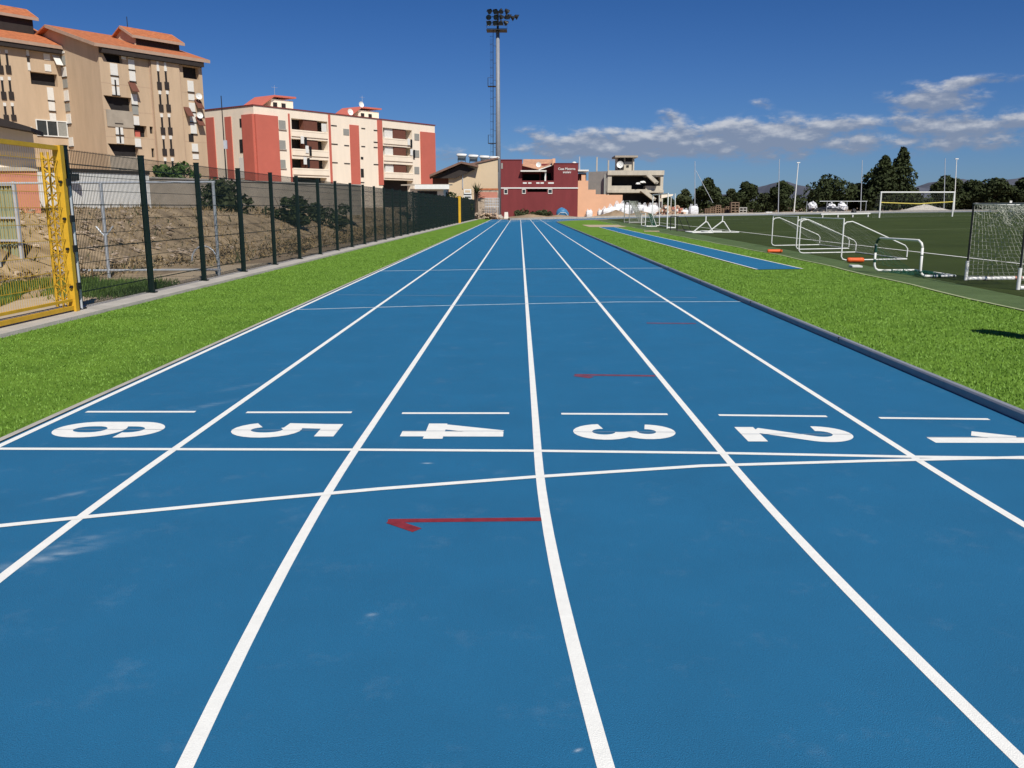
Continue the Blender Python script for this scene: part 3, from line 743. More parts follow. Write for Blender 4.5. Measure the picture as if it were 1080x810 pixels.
for (xa,xb,ya) in ((276,309,102),(370,399.5,114)):
    off = -6.0; u0,u1,z0,z1 = F.rect(xa,xb,ya,ya+14,off); b = MB(); z0 = Z1
    F.box(b,u0+1.8,u1,z0,z1-.4,off-4,off); b.build('stair_tower', M['cream'], RB)
    b = MB(); P = []
    uu = [u0-1.4, u0+1.2, u0+2.2, u1+.35]; zz = [z0+.1, z1-.7, z1-.1, z1]
    for k in range(3): b.hexa([F.q(uu[k],off+.4,zz[k]),F.q(uu[k+1],off+.4,zz[k+1]),F.q(uu[k+1],off-4.4,zz[k+1]),F.q(uu[k],off-4.4,zz[k])],[F.q(uu[k],off+.4,zz[k]+.25),F.q(uu[k+1],off+.4,zz[k+1]+.25),F.q(uu[k+1],off-4.4,zz[k+1]+.25),F.q(uu[k],off-4.4,zz[k]+.25)])
    b.build('tower_roof', M['redpaint'], RB)
    for f in (.35,.62): b = MB(); um = u0+(u1-u0)*f; F.box(b,um,um+.8,z0+.5,z1-.9,off+.003,off+.05); b.build('tower_window', M['dark'], RB)
q = F.uz(369,118,-5); dish(RB, F.q(q[0],-5,Z1+1.3), .55, (.7,-.7,.2)); q = F.uz(374,112,-5); dish(RB, F.q(q[0]+.5,-4,Z1+2.6), .5, (.7,-.7,.2))
for px,z in ((290,4.3),(382,4.6)): b = MB(); u = F.uz(px,105,-7)[0]; b.tube([F.q(u,-7,Z1),F.q(u,-7,Z1+z)], .022, 5); b.tube([F.q(u-.6,-7,Z1+z-.3),F.q(u+.6,-7,Z1+z-.3)], .016, 5); b.build('aerial', M['steel'], RB)
for px,py in ((319,148),(324,158),(322,170),(431,150),(434,161)):   # laundry hung on the balcony rails
    u,z = F.uz(px,py); b = MB(); F.box(b,u-.5,u+.1,z-.5,z+.6,.18,.24); F.box(b,u+.25,u+.7,z-.9,z+.5,.18,.23,1); b.build('laundry', [M['white'], M['black']], RB)
# thin black antenna mast
p = aty(235,130,105); o = thing('antenna_mast', 'thin dark mast standing before the shaded side of the coral block', 'mast', (p.x,105,1.5))
b = MB(); zt_ = aty(234.5,101,105).z; b.tube([(p.x,105,1.4),(p.x,105,zt_)], [.09,.05], 6); b.build('pole', M['black'], o)
b = MB(); b.box(p.x-.05,p.x+.35,104.9,105.1,aty(237,157,105).z,aty(237,148,105).z); b.build('box', M['steel'], o)

# ---- tan block: wing B (front corner at pixel x 103) and wing A set back to the left
_c = aty(103,48,106); TX = _c.x
TB = thing('tan_apartment_block', 'tan seven storey apartment block with terracotta roofs, dark recessed balconies and white shutters', 'apartment block', (TX,106,1.4))
B1 = Face((TX,106), E1, N1); WB = B1.uz(212,62)[0]; zb = B1.uz(158,55)[1]
ops = []
for (xa,xb,ya,yb) in ((103.5,128.5,50,65.5),(104,139,101.5,116.5),(108,146,152,165),(141.5,155,132.5,144.5),(193,209.5,70.5,83),(158,161.5,133.5,141),(160,163,156.5,166)):
    u0,u1,z0,z1 = B1.rect(xa,xb,ya,yb); ops.append((max(u0,.12),min(u1,WB-.2),z0,min(z1,zb-.05),.65 if xb-xa>5 else .3))
BE = Face((TX-.811*18,106+.585*18), E2, N2); DA = 18-BE.uz(63,50)[0]; zr = BE.uz(53,29)[1]
DB = 2*(18-BE.uz(54,29)[0]); BE = Face((TX-.811*DB,106+.585*DB), E2, N2)
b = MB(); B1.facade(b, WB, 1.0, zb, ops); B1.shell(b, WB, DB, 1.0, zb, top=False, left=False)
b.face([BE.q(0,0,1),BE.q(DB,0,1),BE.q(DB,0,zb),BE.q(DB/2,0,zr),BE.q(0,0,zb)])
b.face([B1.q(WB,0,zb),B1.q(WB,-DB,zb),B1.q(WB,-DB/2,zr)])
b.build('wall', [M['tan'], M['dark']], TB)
def gable(Fc, W, dep, z, rise, ov, th, name, root, mt, eave=True):
    b = MB(); q = Fc.q; s = rise/(dep/2)
    def pl(d, up): return z + s*(min(-d, dep+d)) + up
    for da, dbk in ((ov, -dep/2), (-dep/2, -dep-ov)):
        b.hexa([q(-ov,da,pl(da,0)),q(W+ov,da,pl(da,0)),q(W+ov,dbk,pl(dbk,0)),q(-ov,dbk,pl(dbk,0))][::1],
               [q(-ov,da,pl(da,th)),q(W+ov,da,pl(da,th)),q(W+ov,dbk,pl(dbk,th)),q(-ov,dbk,pl(dbk,th))])
    ro = b.build(name, M['tile'], root)
    b = MB(); d = ov
    b.hexa([q(-ov,d+.0,pl(d,-.16)),q(W+ov,d,pl(d,-.16)),q(W+ov,d+.06,pl(d,-.16)),q(-ov,d+.06,pl(d,-.16))],[q(-ov,d,pl(d,th)),q(W+ov,d,pl(d,th)),q(W+ov,d+.06,pl(d,th)),q(-ov,d+.06,pl(d,th))])
    for u in (-ov-.06, W+ov):
        b.hexa([q(u,ov,pl(ov,-.16)),q(u+.06,ov,pl(ov,-.16)),q(u+.06,-dep/2,pl(-dep/2,-.16)),q(u,-dep/2,pl(-dep/2,-.16))],[q(u,ov,pl(ov,th)),q(u+.06,ov,pl(ov,th)),q(u+.06,-dep/2,pl(-dep/2,th)),q(u,-dep/2,pl(-dep/2,th))])
    b.build('fascia', M['fascia'], ro)
    if not eave: return ro
    b = MB(); b.hexa([q(.1,ov-.05,z-.95),q(W-.1,ov-.05,z-.95),q(W-.1,.003,z-.95),q(.1,.003,z-.95)],[q(.1,ov-.05,pl(ov,-.02)),q(W-.1,ov-.05,pl(ov,-.02)),q(W-.1,.003,z-.02),q(.1,.003,z-.02)])
    b.build('eave_box', M['eave'], ro); return ro
gable(B1, WB, DB, zb, zr-zb, .75, .22, 'roof', TB, None)
# clerestory monitor on the roof
def monitor(Fc, off, pa, pb, pye, dep, rise):
    u0 = Fc.uz(pa, pye, off)[0]; u1 = Fc.uz(pb, pye+8, off)[0]; ze = Fc.uz((pa+pb)/2, pye+4.6, off)[1]
    FmP = Fc.q(u0, off, 0); Fm = Face((FmP[0],FmP[1]), Fc.e, Fc.n); w = u1-u0
    b = MB(); Fm.box(b, .03, w-.03, ze-2.6, ze-.02, -dep, -.0); mon = b.build('clerestory', M['eave'], TB)
    b = MB(); b.hexa([Fm.q(0,.05,ze-2.6),Fm.q(0,-dep,ze-2.6),Fm.q(0,-dep,ze),Fm.q(0,-dep/2,ze+rise),Fm.q(0,.05,ze)],[Fm.q(.2,.05,ze-2.6),Fm.q(.2,-dep,ze-2.6),Fm.q(.2,-dep,ze),Fm.q(.2,-dep/2,ze+rise),Fm.q(.2,.05,ze)]); b.build('clerestory_gable', M['tan'], mon)
    gable(Fm, w, dep, ze, rise, .45, .18, 'clerestory_roof', mon, None, eave=False)
monitor(B1, -3.6, 141, 189, 36.5, 4.6, 1.15)
b = MB(); u = B1.uz(125,25,-8)[0]; b.tube([B1.q(u,-6,zr-1.5),B1.q(u,-6,B1.uz(125,16,-6)[1])], .05, 5); b.build('aerial', M['black'], TB)
def col_windows(Fc, root, xa, xb, rows, default='shutter', t=.07):
    u0 = Fc.uz(xa, 100)[0]; u1 = Fc.uz(xb, 100)[0]
    for r in rows:
        ya, yb = r[0], r[1]; m = r[2] if len(r) > 2 else default; xm = (xa+xb)/2
        z0 = Fc.uz(xm,yb)[1]; z1 = Fc.uz(xm,ya)[1]; b = MB(); Fc.box(b,u0,u1,z0+.04,z1-.04,.003,t); o = b.build('window', M[m], root)
        if m == 'shutter' and z1-z0 > 1: b = MB(); Fc.box(b,u0-.06,u1+.06,z0-.05,z0+.03,.003,t+.08); b.build('sill', M['eave'], o)
B1b = B1
col_windows(B1,TB,118.5,126.2,[(67,80),(81.5,90),(91,100.5),(117.5,130),(131.5,142),(143.5,151.5),(166,178)])
col_windows(B1,TB,121.6,123.2,[(84,100.5,'dark'),(131,142,'dark'),(143,151,'dark'),(166,180,'dark')],t=.09)
col_windows(B1,TB,138,144.2,[(57,62),(63,74),(75,86),(99,110.5),(111,121,'shutterg'),(122,132),(145.5,155)])
col_windows(B1,TB,131.2,135.8,[(57,63.5)])
ua, ub = B1.uz(160.5,100)[0], B1.uz(189.5,100)[0]; b = MB(); B1.box(b, ua, ub, 1.0, zb-.97, .003, .30); b.build('stair_bay', M['tan'], TB)
SO = .30
for xs in (168.6,176.4):
    u = B1.uz(xs,100,SO)[0]
    for ya, yb in ((76,95),(100,118),(124,142),(147,164),(170,184)):
        z0 = B1.uz(xs,yb)[1]; z1 = B1.uz(xs,ya)[1]; zm = z0+(z1-z0)*.42
        b = MB(); B1.box(b,u-.13,u+.13,z0,z1,SO+.003,SO+.03); w = b.build('window', M['dark'], TB)
        b = MB(); B1.box(b,u-.30,u+.30,z0+.02,zm,SO+.031,SO+.12); b.build('balconet', M['eave'], w)
        b = MB(); B1.box(b,u-.18,u+.18,z1+.03,z1+.46,SO+.003,SO+.06); b.build('spandrel', M['shutter'], w)
    b = MB(); B1.box(b,u-.14,u+.14,B1.uz(xs,74)[1],zb-1.0,SO+.003,SO+.05); b.build('window', M['shutter'], TB)
col_windows(B1,TB,198.3,204.6,[(85,97),(99,106),(108,118),(119,129),(130,141),(151,160),(162,168)])
b = MB(); u0,u1,z0,z1 = B1.rect(199,204,141.5,149.5); B1.box(b,u0,u1,z0,z1,.003,.05); b.build('window', M['dark'], TB)
for (px,py) in ((139,92),(208,110),(209,128),(197,118)):    # slanting fabric awnings
    u,z = B1.uz(px,py); b = MB(); b.hexa([B1.q(u-.45,.01,z+.55),B1.q(u+.45,.01,z+.55),B1.q(u+.45,.85,z-.6),B1.q(u-.45,.85,z-.6)],[B1.q(u-.45,.01,z+.6),B1.q(u+.45,.01,z+.6),B1.q(u+.45,.88,z-.56),B1.q(u-.45,.88,z-.56)]); b.build('awning', M['brownpanel'], TB)
for (px,py) in ((207,102),(208,122)): u,z = B1.uz(px,py); dish(TB, B1.q(u,.5,z), .42, (.6,-.75,.2))
u,z = B1.uz(147,142); b = MB(); B1.box(b,u-.3,u+.35,z-.5,z+.5,-.5,-.4); b.build('laundry', M['redpaint'], TB)
# slanted cheek walls at the left of each deep balcony and weathered parapets below
for (xa,xb,ya,yb) in ((103.5,128.5,50,65.5),(104,139,101.5,116.5),(108,146,152,165)):
    u0,u1,z0,z1 = B1.rect(xa,xb,ya,yb); u0 = max(u0,.12); b = MB()
    b.hexa([B1.q(u0,.0,z0),B1.q(u0+.85,.0,z0),B1.q(u0+.02,.0,z1)][::1],[B1.q(u0,-.6,z0),B1.q(u0+.85,-.6,z0),B1.q(u0+.02,-.6,z1)]); b.build('balcony_cheek', M['tan'], TB)
    b = MB(); B1.box(b,u0+.15,u1,z0-1.9,z0+.04,.003,.10); b.build('balcony_parapet', M['greyconc'], TB) if ya > 60 else None
col_windows(BE,TB,67.5,72.5,[(53,56),(58,69,'shutterg'),(70,81),(83,93,'shutterg'),(95,107),(109,118,'shutterg'),(120,131),(145,155)])
for px in (159.5,190.5):
    u = B1.uz(px,100)[0]; b = MB(); b.tube([B1.q(u,.09,1.2),B1.q(u,.09,zb-1.0)], .055, 6); b.build('downpipe', M['fascia'], TB)
b = MB()
for k in range(1, 7): B1.box(b, .02, ua-.003, zb-1.2-3.05*k, zb-1.17-3.05*k, .001, .008); B1.box(b, ub+.003, WB-.02, zb-1.2-3.05*k, zb-1.17-3.05*k, .001, .008)
b.build('slab_joint', M['fascia'], TB)
# wing A
AQ = BE.q(DB-DA,0,0); A1 = Face((AQ[0]-.585*16, AQ[1]-.811*16), E1, N1); WA = 15.95; za = A1.uz(50,47)[1]
ops = []
for (xa,xb,ya,yb) in ((32.5,60.5,77,90),(38,61,128,144)): u0,u1,z0,z1 = A1.rect(xa,xb,ya,yb); ops.append((u0,min(u1,WA-.05),z0,z1,.7))
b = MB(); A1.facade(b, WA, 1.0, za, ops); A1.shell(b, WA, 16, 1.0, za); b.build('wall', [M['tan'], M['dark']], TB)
gable(A1, WA, 16, za, 3.0, .75, .22, 'roof', TB, None)
monitor(A1, -3.6, -48, 34, 7, 4.6, 1.15)
col_windows(A1,TB,50,56.5,[(53,55),(57,64),(68,76),(92,106),(107,117),(119,127)])
col_windows(A1,TB,32.3,35,[(48,60),(61,66,'dark'),(66,75)])
for xs in (2.5,10.5):
    u = A1.uz(xs,90)[0]
    for ya, yb in ((57,78),(85,105),(112,127)):
        z0 = A1.uz(xs,yb)[1]; z1 = A1.uz(xs,ya)[1]; b = MB(); A1.box(b,u-.12,u+.12,z0,z1,.003,.03); w = b.build('window', M['dark'], TB)
        b = MB(); A1.box(b,u-.28,u+.28,z0+.02,z0+(z1-z0)*.42,.031,.12); b.build('balconet', M['eave'], w)
        b = MB(); A1.box(b,u-.16,u+.16,z1+.03,z1+.42,.003,.06); b.build('spandrel', M['shutter'], w)
u0,u1,z0,z1 = A1.rect(38,71,128,143); u1 = min(u1, WA-.02)   # glazed veranda
b = MB(); w = u1-u0
for f in (0,.33,.66,.97): A1.box(b,u0+w*f,u0+w*f+.10,z0,z1,.02,.14)
A1.box(b,u0,u1,z0-.12,z0,.02,.14); A1.box(b,u0,u1,z1,z1+.12,.02,.14); ve = b.build('veranda', M['white'], TB)
b = MB(); A1.box(b,u0+.1,u0+w*.64,z0,z1,.05,.07,0); A1.box(b,u0+w*.68,u1-.1,z0,z1,.05,.07,1); b.build('pane', [M['glass'], M['shutterg']], ve)
u,z = A1.uz(55,60); b = MB(); b.hexa([A1.q(WA-1.0,.01,z+.2),A1.q(WA-.2,.01,z+.2),A1.q(WA-.2,.9,z-1.0),A1.q(WA-1.0,.9,z-1.0)],[A1.q(WA-1.0,.01,z+.26),A1.q(WA-.2,.01,z+.26),A1.q(WA-.2,.93,z-.95),A1.q(WA-1.0,.93,z-.95)]); b.build('awning', M['shutter'], TB)

# ---- low cream and salmon house behind the gate
hx1 = -15.3; hy = 28.0
o = thing('low_house', 'low cream house with salmon base and dark overhanging eave behind the yellow gate', 'house', (-20,hy,1.4))
kx = (hy+8)/hy
def hbox(x1, y0, z0, z1): b.hexa([(-27,y0,z0),(x1,y0,z0),(x1*kx,y0+8,z0),(-27*kx,y0+8,z0)],[(-27,y0,z1),(x1,y0,z1),(x1*kx,y0+8,z1),(-27*kx,y0+8,z1)])
b = MB(); hbox(hx1,hy,1.0,2.75); b.build('base_wall', M['salmon'], o)
b = MB(); hbox(hx1-.003,hy+.02,2.75,4.05); b.build('wall', M['cream'], o)
b = MB(); b.box(-27,hx1+.08,hy-.05,hy+.02,2.70,2.82); b.build('cornice', M['concrete'], o)
pr = aty(33,138.5,hy-1); pl0 = aty(0,132.5,hy-1); pl1 = aty(0,124.5,hy-1); sl0 = (pr.z-pl0.z)/(pr.x-pl0.x); sl1 = (pr.z+.12-pl1.z)/(pr.x-pl1.x)
b = MB(); b.prism([(-27,hy-1,pl0.z+sl0*(-27-pl0.x)),(pr.x,hy-1,pr.z),(pr.x,hy-1,pr.z+.12),(-27,hy-1,pl1.z+sl1*(-27-pl1.x))], (-.6,1.8,0)); b.build('roof', M['eave'], o)
for xa in (-21.3,-18.4):
    b = MB(); b.box(xa,xa+1.1,hy-.02,hy+.03,3.15,3.95); w = b.build('window', M['dark'], o)
    b = MB(); b.box(xa-.08,xa+1.18,hy-.08,hy-.02,3.05,3.14); b.build('sill', M['concrete'], w)
o = thing('corrugated_gate', 'grey green corrugated metal yard gate half hidden behind the yellow gate mesh', 'gate', (-14.6,21.6,.5))
cgx = aty(17,230,21.6).x; b = MB(); n = 40
for i in range(n):
    x0_ = cgx-4.0+i*.10; b.box(x0_,x0_+.055,21.60,21.64,.2,2.15); b.box(x0_+.055,x0_+.10,21.63,21.66,.2,2.15)
b.build('sheet', M['greenwall'], o)
b = MB()
for z in (.75,1.3,2.1): b.box(cgx-4.0,cgx,21.55,21.597,z,z+.05)
b.box(cgx,cgx+.08,21.55,21.64,.1,2.2); b.build('frame', M['steel'], o)

# ---- low white fascia shed before the coral block
Y = 96.0; xa = aty(428,197,Y).x; xb = aty(476,197,Y).x; zt_ = aty(450,192.5,Y).z; zf = aty(450,199.5,Y).z; zm = aty(450,195.8,Y).z
o = thing('flat_roof_shed', 'low shed with grey sheet roof and bright white fascia behind the fence end', 'shed', ((xa+xb)/2,Y,0))
b = MB(); b.box(xa+.4,xb-.9,Y+.5,Y+6,0,zf+.05); b.build('wall', M['cream'], o)
b = MB(); b.hexa([(xa-.5,Y-.2,zm),(xb-.4,Y-.2,zm),(xb-.4,Y+7,zm+.2),(xa-.5,Y+7,zm+.2)],[(xa-.5,Y-.2,zm+.12),(xb-.4,Y-.2,zm+.12),(xb-.4,Y+7,zt_),(xa-.5,Y+7,zt_)]); b.build('roof', M['greyconc'], o)
b = MB(); b.box(xa+1.0,xb-.2,Y-.3,Y-.21,zf,zm+.1); b.build('fascia', M['white'], o)
b = MB(); b.box(xa+1.2,xb-1.6,Y+.44,Y+.49,.8,zf-.2); b.build('opening', M['dark'], o)

# ---- beige gable house with solar heaters
Y = 117.5
def zy(px, py, Y): p = aty(px, py, Y); return p.x, p.z
o = thing('beige_house', 'beige house with blank side wall and brown gabled roof left of the floodlight mast', 'house', (-7,Y,0)); BH = o
x0_, z0_ = zy(473,179.5,Y); x1_, z1_ = zy(525,168.2,Y)
b = MB(); b.prism([(x0_,Y,0),(x1_,Y,0),(x1_,Y,z1_),(x0_,Y,z0_)][::-1], (-1.2,10,0)); b.build('wall', M['beige'], o)
xl, zl = zy(473,178.5,Y); xk, zk = zy(487.5,175.5,Y)
b = MB(); xr2,zr2 = zy(525,167.4,Y)
b.prism([(x0_+2.2,Y-.15,z0_+.50),(xr2+.1,Y-.15,zr2-.02),(xr2+.1,Y-.15,zr2+.22),(x0_+2.2,Y-.15,z0_+.74)][::-1], (-1.2,10.3,0)); b.build('roof_edge', M['brownroof'], o)
b = MB(); a_ = zy(454,184.5,Y); c_ = zy(487,170.5,Y); d_ = zy(505,174.5,Y)
for P0, P1 in ((a_, c_), (c_, d_)):
    b.hexa([(P0[0],Y-1.2,P0[1]-.28),(P1[0],Y-1.2,P1[1]-.28),(P1[0]-1,Y+9,P1[1]-.28),(P0[0]-1,Y+9,P0[1]-.28)],[(P0[0],Y-1.2,P0[1]),(P1[0],Y-1.2,P1[1]),(P1[0]-1,Y+9,P1[1]),(P0[0]-1,Y+9,P0[1])])
rf = b.build('roof', M['brownroof'], o)
b = MB()
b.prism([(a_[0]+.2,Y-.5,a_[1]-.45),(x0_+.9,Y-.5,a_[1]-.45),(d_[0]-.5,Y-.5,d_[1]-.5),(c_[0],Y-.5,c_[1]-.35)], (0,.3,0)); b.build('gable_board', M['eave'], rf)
b = MB(); p0 = zy(456,196,Y); b.box(p0[0],x0_,Y+.5,Y+8,0,a_[1]-.3); b.build('recessed_wall', M['brownpanel'], o)
b = MB(); p = zy(488,190,Y); b.tube([(p[0],Y-.07,zy(488,199,Y)[1]),(p[0],Y-.07,zy(488,177,Y)[1])], .07, 6); b.build('downpipe', M['steel'], o)
sh = None
for i, (px, py) in enumerate(((487,163.2),(499.3,164.3),(511,165.2),(521.5,166))):
    p = aty(px, py, Y+3); lab = ['solar water heater with white tank, first one left on the brown gable roof','second solar water heater from the left on the beige house','third solar water heater from the left on the beige house','solar water heater closest to the floodlight mast on the beige house'][i]
    if sh is None:
        sh = thing('solar_heater', lab, 'solar heater', (p.x, Y+3, p.z), 'solar water heaters on the beige house')
        b = MB(); b.tube([(p.x-.62,Y+3,p.z+.05),(p.x-.6,Y+3,p.z),(p.x+.6,Y+3,p.z-.1),(p.x+.62,Y+3,p.z-.12)], [.14,.21,.21,.14], 14); b.build('tank', M['white'], sh, smooth=True)
        b = MB(); b.hexa([(p.x-.5,Y+2.9,p.z-.25),(p.x+.5,Y+2.9,p.z-.3),(p.x+.5,Y+1.9,p.z-.85),(p.x-.5,Y+1.9,p.z-.8)],[(p.x-.5,Y+2.9,p.z-.18),(p.x+.5,Y+2.9,p.z-.23),(p.x+.5,Y+1.9,p.z-.78),(p.x-.5,Y+1.9,p.z-.73)]); b.build('collector', M['glass'], sh)
        b = MB(); [b.tube([(p.x+s,Y+3,p.z-.2),(p.x+s,Y+3.1,p.z-1.9)], .04, 5) for s in (-.5,.5)]; b.build('frame', M['black'], sh)
    else: copy_tree(sh, (p.x, Y+3, p.z), lab)
# garden wall, palm, window frame stack below it
Y2 = 114.2
x0_, _ = zy(500,205,Y2); x1_, _ = zy(525.5,205,Y2); zt_ = zy(515,200.5,Y2)[1]
o = thing('stone_yard_wall', 'rough stone and brick yard wall below the beige house', 'wall', (x0_,Y2,0))
b = MB(); b.box(x0_,x1_,Y2,Y2+.4,0,zt_); b.build('wall', M['stone'], o)
b = MB(); b.box(x0_,x1_,Y2-.05,Y2+.45,zt_,zt_+.22); b.build('coping', M['tile'], o)
b = MB(); b.box(x0_+.1,x1_-.1,Y2-.03,Y2-.005,zt_-1.0,zt_-.25); b.build('brick_band', M['salmon'], o)
Y3 = 113.4; p = aty(502.5,205,Y3); top = aty(503,191,Y3).z
o = thing('yucca_palm', 'small spiky palm at the end of the green fence', 'palm', (p.x,Y3,0))
b = MB(); b.tube([(p.x,Y3,-.1),(p.x+.05,Y3,2.4),(p.x,Y3,top-1.5)], [.22,.17,.12], 8); b.build('trunk', M['bark'], o)
b = MB(); rnd = random.Random(4)
for i in range(60):
    a = rnd.uniform(0,6.28); el = rnd.uniform(-.5,1.4); l = rnd.uniform(1.0,1.6); c = Vector((p.x,Y3,top-1.5)); d = Vector((cos(a)*cos(el),sin(a)*cos(el),sin(el))); s = Vector((-sin(a),cos(a),0))*.06
    b.face([c-s, c+d*l*.5-s+Vector((0,0,.05)), c+d*l, c+d*l*.5+s+Vector((0,0,.05)), c+s])
b.build('fronds', M['leaf2'], o)
p = aty(493,206,112.6); o = thing('white_frame_stack', 'white window frames and crates stacked behind the end of the green fence', 'frames', (p.x,112.6,0))
for k,(xa,xb,ya,yb) in enumerate(((489.5,497,199.5,204.5),(489,497.5,206,210.5))):
    c0 = aty(xa,yb,112.6); c1 = aty(xb,ya,112.6); b = MB()
    for q in ((c0.x,c0.x+.12,c0.z,c1.z),(c1.x-.12,c1.x,c0.z,c1.z)): b.box(q[0],q[1],112.5,112.6,q[2],q[3])
    b.box(c0.x+.12,c1.x-.12,112.5,112.6,c0.z,c0.z+.14); b.box(c0.x+.12,c1.x-.12,112.5,112.6,c1.z-.14,c1.z); b.build('frame', M['white'], o)
b = MB(); b.box(p.x-.5,p.x+.5,112.65,113.1,0,aty(493,203,112.6).z); b.build('crate', M['shutterg'], o)
shrub('dark bush over the fence beside the far yellow post', (aty(473,200,100).x,100,.0), aty(473,198.5,100).z, 3.4, 51, 'leaf', 1400, .2)
shrub('second dark bush between the yellow post and the palm', (aty(485,205,104).x,104,.0), aty(485,204,104).z, 2.6, 52, 'leaf', 1000, .2)
p = aty(519,215,113); o = thing('wire_crate', 'galvanised wire crate standing by the floodlight mast', 'crate', (p.x,113,0))
b = MB()
for i in range(9):
    x = p.x-.9+i*.225; b.tube([(x,113,aty(519,218,113).z-.9),(x,113,aty(519,209,113).z)], .03, 5)
for z in (0,.33,.66,1): zz = aty(519,218,113).z*(1-z)+aty(519,209,113).z*z; b.tube([(p.x-.9,113,zz),(p.x+.9,113,zz)], .03, 5)
b.build('wire_side', M['steel'], o)
b = MB(); b.box(p.x-.95,p.x+.95,112.95,114,0,.25); b.build('base', M['wood'], o)
rnd = random.Random(31)
for k,(px,lab) in enumerate(((508,'pale rubble heap at the end of the fence below the stone wall'),(517,'rubble heap against the foot of the floodlight mast'))):
    p = aty(px,226,112.9); b = MB()
    for i in range(30): b.blob((p.x+rnd.gauss(0,.5),112.9+rnd.gauss(0,.3),rnd.uniform(.05,.7)), rnd.uniform(.15,.35),rnd.uniform(.15,.35),rnd.uniform(.12,.25), 300+i+k*50, 6, .3)
    tag(b.build('rubble_heap', [M['stone'],M['rubble']][k]), lab, 'rubble heap')

# ---- maroon house
Y = 142.0; X_ = lambda px: aty(px, 200, Y).x; Z_ = lambda py: aty(560, py, Y).z
o = thing('maroon_house', 'maroon two storey house with white string course, terrace and white lettering', 'house', (X_(568),Y,0)); MH = o
FM = Face((X_(527), Y), (1,0), (0,-1)); U = lambda px: X_(px)-X_(527)
b = MB()
def blk(pa, pb, ytop, ops=(), dep=10, dy=0.0):
    Fb = Face((X_(pa), Y+dy), (1,0), (0,-1)); oo = [(X_(a)-X_(pa), X_(c)-X_(pa), Z_(yb_), Z_(ya_), d) for a,c,ya_,yb_,d in ops]
    Fb.facade(b, X_(pb)-X_(pa), -.1, Z_(ytop), oo); Fb.shell(b, X_(pb)-X_(pa), dep, -.1, Z_(ytop))
blk(527.5,550.5,168.7,[(532,535,200,204,.3)])
blk(584,609.5,172.5,[])
blk(550.5,584,198.2,[(551,554,200,203.5,.25),(578.5,582,200,203.5,.25),(556,577,199.6,202.5,1.2)], dy=.02)
Fb = Face((X_(550.5), Y+2.2), (1,0), (0,-1)); Fb.facade(b, X_(584)-X_(550.5), Z_(198.3), Z_(172), [(X_(552)-X_(550.5),X_(569)-X_(550.5),Z_(194),Z_(183),1.2),(X_(571)-X_(550.5),X_(575)-X_(550.5),Z_(194),Z_(182),1.0),(X_(577)-X_(550.5),X_(582)-X_(550.5),Z_(194),Z_(182),1.0)]); Fb.shell(b, X_(584)-X_(550.5), 7, Z_(198.3), Z_(172))
b.build('wall', [M['maroon'], M['dark']], o)
b = MB(); b.box(X_(550.6),X_(583.9),Y-.02,Y+.16,Z_(198),Z_(190.5)); tp = b.build('terrace_parapet', M['maroon'], o)
for a,c in ((551.5,555.5),(557,560.5),(565.5,569),(570,573.5),(578,584)):
    b = MB(); b.box(X_(a),X_(c),Y-.06,Y-.023,Z_(193.8),Z_(192.3)); b.build('parapet_slot', M['white'], tp)
b = MB(); b.box(X_(527.4),X_(609.8),Y-.10,Y-.003,Z_(198.9),Z_(197.7)); b.build('string_course', M['white'], o)
b = MB(); b.box(X_(549),X_(576),Y-.9,Y+2.2,Z_(181.2),Z_(179.8)); b.build('terrace_canopy', M['shutter'], o)
b = MB(); b.box(X_(574.2),X_(575.8),Y-.1,Y+.1,Z_(191),Z_(181)); b.build('terrace_post', M['white'], o)
b = MB()
b.hexa([(X_(551),Y+1.2,Z_(174.5)),(X_(569),Y+1.2,Z_(179)),(X_(585),Y+1.2,Z_(173)),(X_(585),Y+1.25,Z_(173))][:3]+[(X_(585),Y+4,Z_(167.3)),(X_(552),Y+4,Z_(167.3))],
       [(X_(551),Y+1.2,Z_(174.0)),(X_(569),Y+1.2,Z_(178.4)),(X_(585),Y+1.2,Z_(172.3)),(X_(585),Y+4,Z_(166.5)),(X_(552),Y+4,Z_(166.5))]); b.build('roof', M['tilepale'], o)
b = MB(); b.prism([(X_(567.5),Y+.9,Z_(179.6)),(X_(585),Y+.9,Z_(173.4)),(X_(585),Y+.9,Z_(172.4)),(X_(567.5),Y+.9,Z_(178.6))][::-1], (0,.25,0)); b.build('roof_fascia', M['shutter'], o)
b = MB(); b.box(X_(582.5),X_(585.5),Y+.5,Y+1.5,Z_(174),Z_(167)); b.build('chimney', M['peach'], o)
b = MB(); b.box(X_(527.2),X_(550.7),Y-.08,Y+10,Z_(168.7),Z_(168.1)); b.box(X_(583.8),X_(609.8),Y-.08,Y+10,Z_(172.5),Z_(171.9)); b.build('parapet_coping', M['maroon'], o)
for a,c,ya,yb in ((532,535,200,204),(551,554,200,203.6),(578.5,582,200,203.6)):
    b = MB(); z0_,z1_ = Z_(yb),Z_(ya); xa,xb = X_(a),X_(c)
    b.box(xa-.07,xa,Y-.06,Y-.003,z0_-.12,z1_+.12); b.box(xb,xb+.07,Y-.06,Y-.003,z0_-.12,z1_+.12); b.box(xa,xb,Y-.06,Y-.003,z0_-.12,z0_); b.box(xa,xb,Y-.06,Y-.003,z1_,z1_+.12); w = b.build('window', M['shutter'], o)
    b = MB(); b.box(xa,xb,Y+.02,Y+.06,z0_,z1_); b.build('pane', M['glass'], w)
b = MB(); b.box(X_(528.6),X_(530.3),Y-.05,Y-.003,Z_(178),Z_(172)); b.build('vent', M['shutterg'], o)
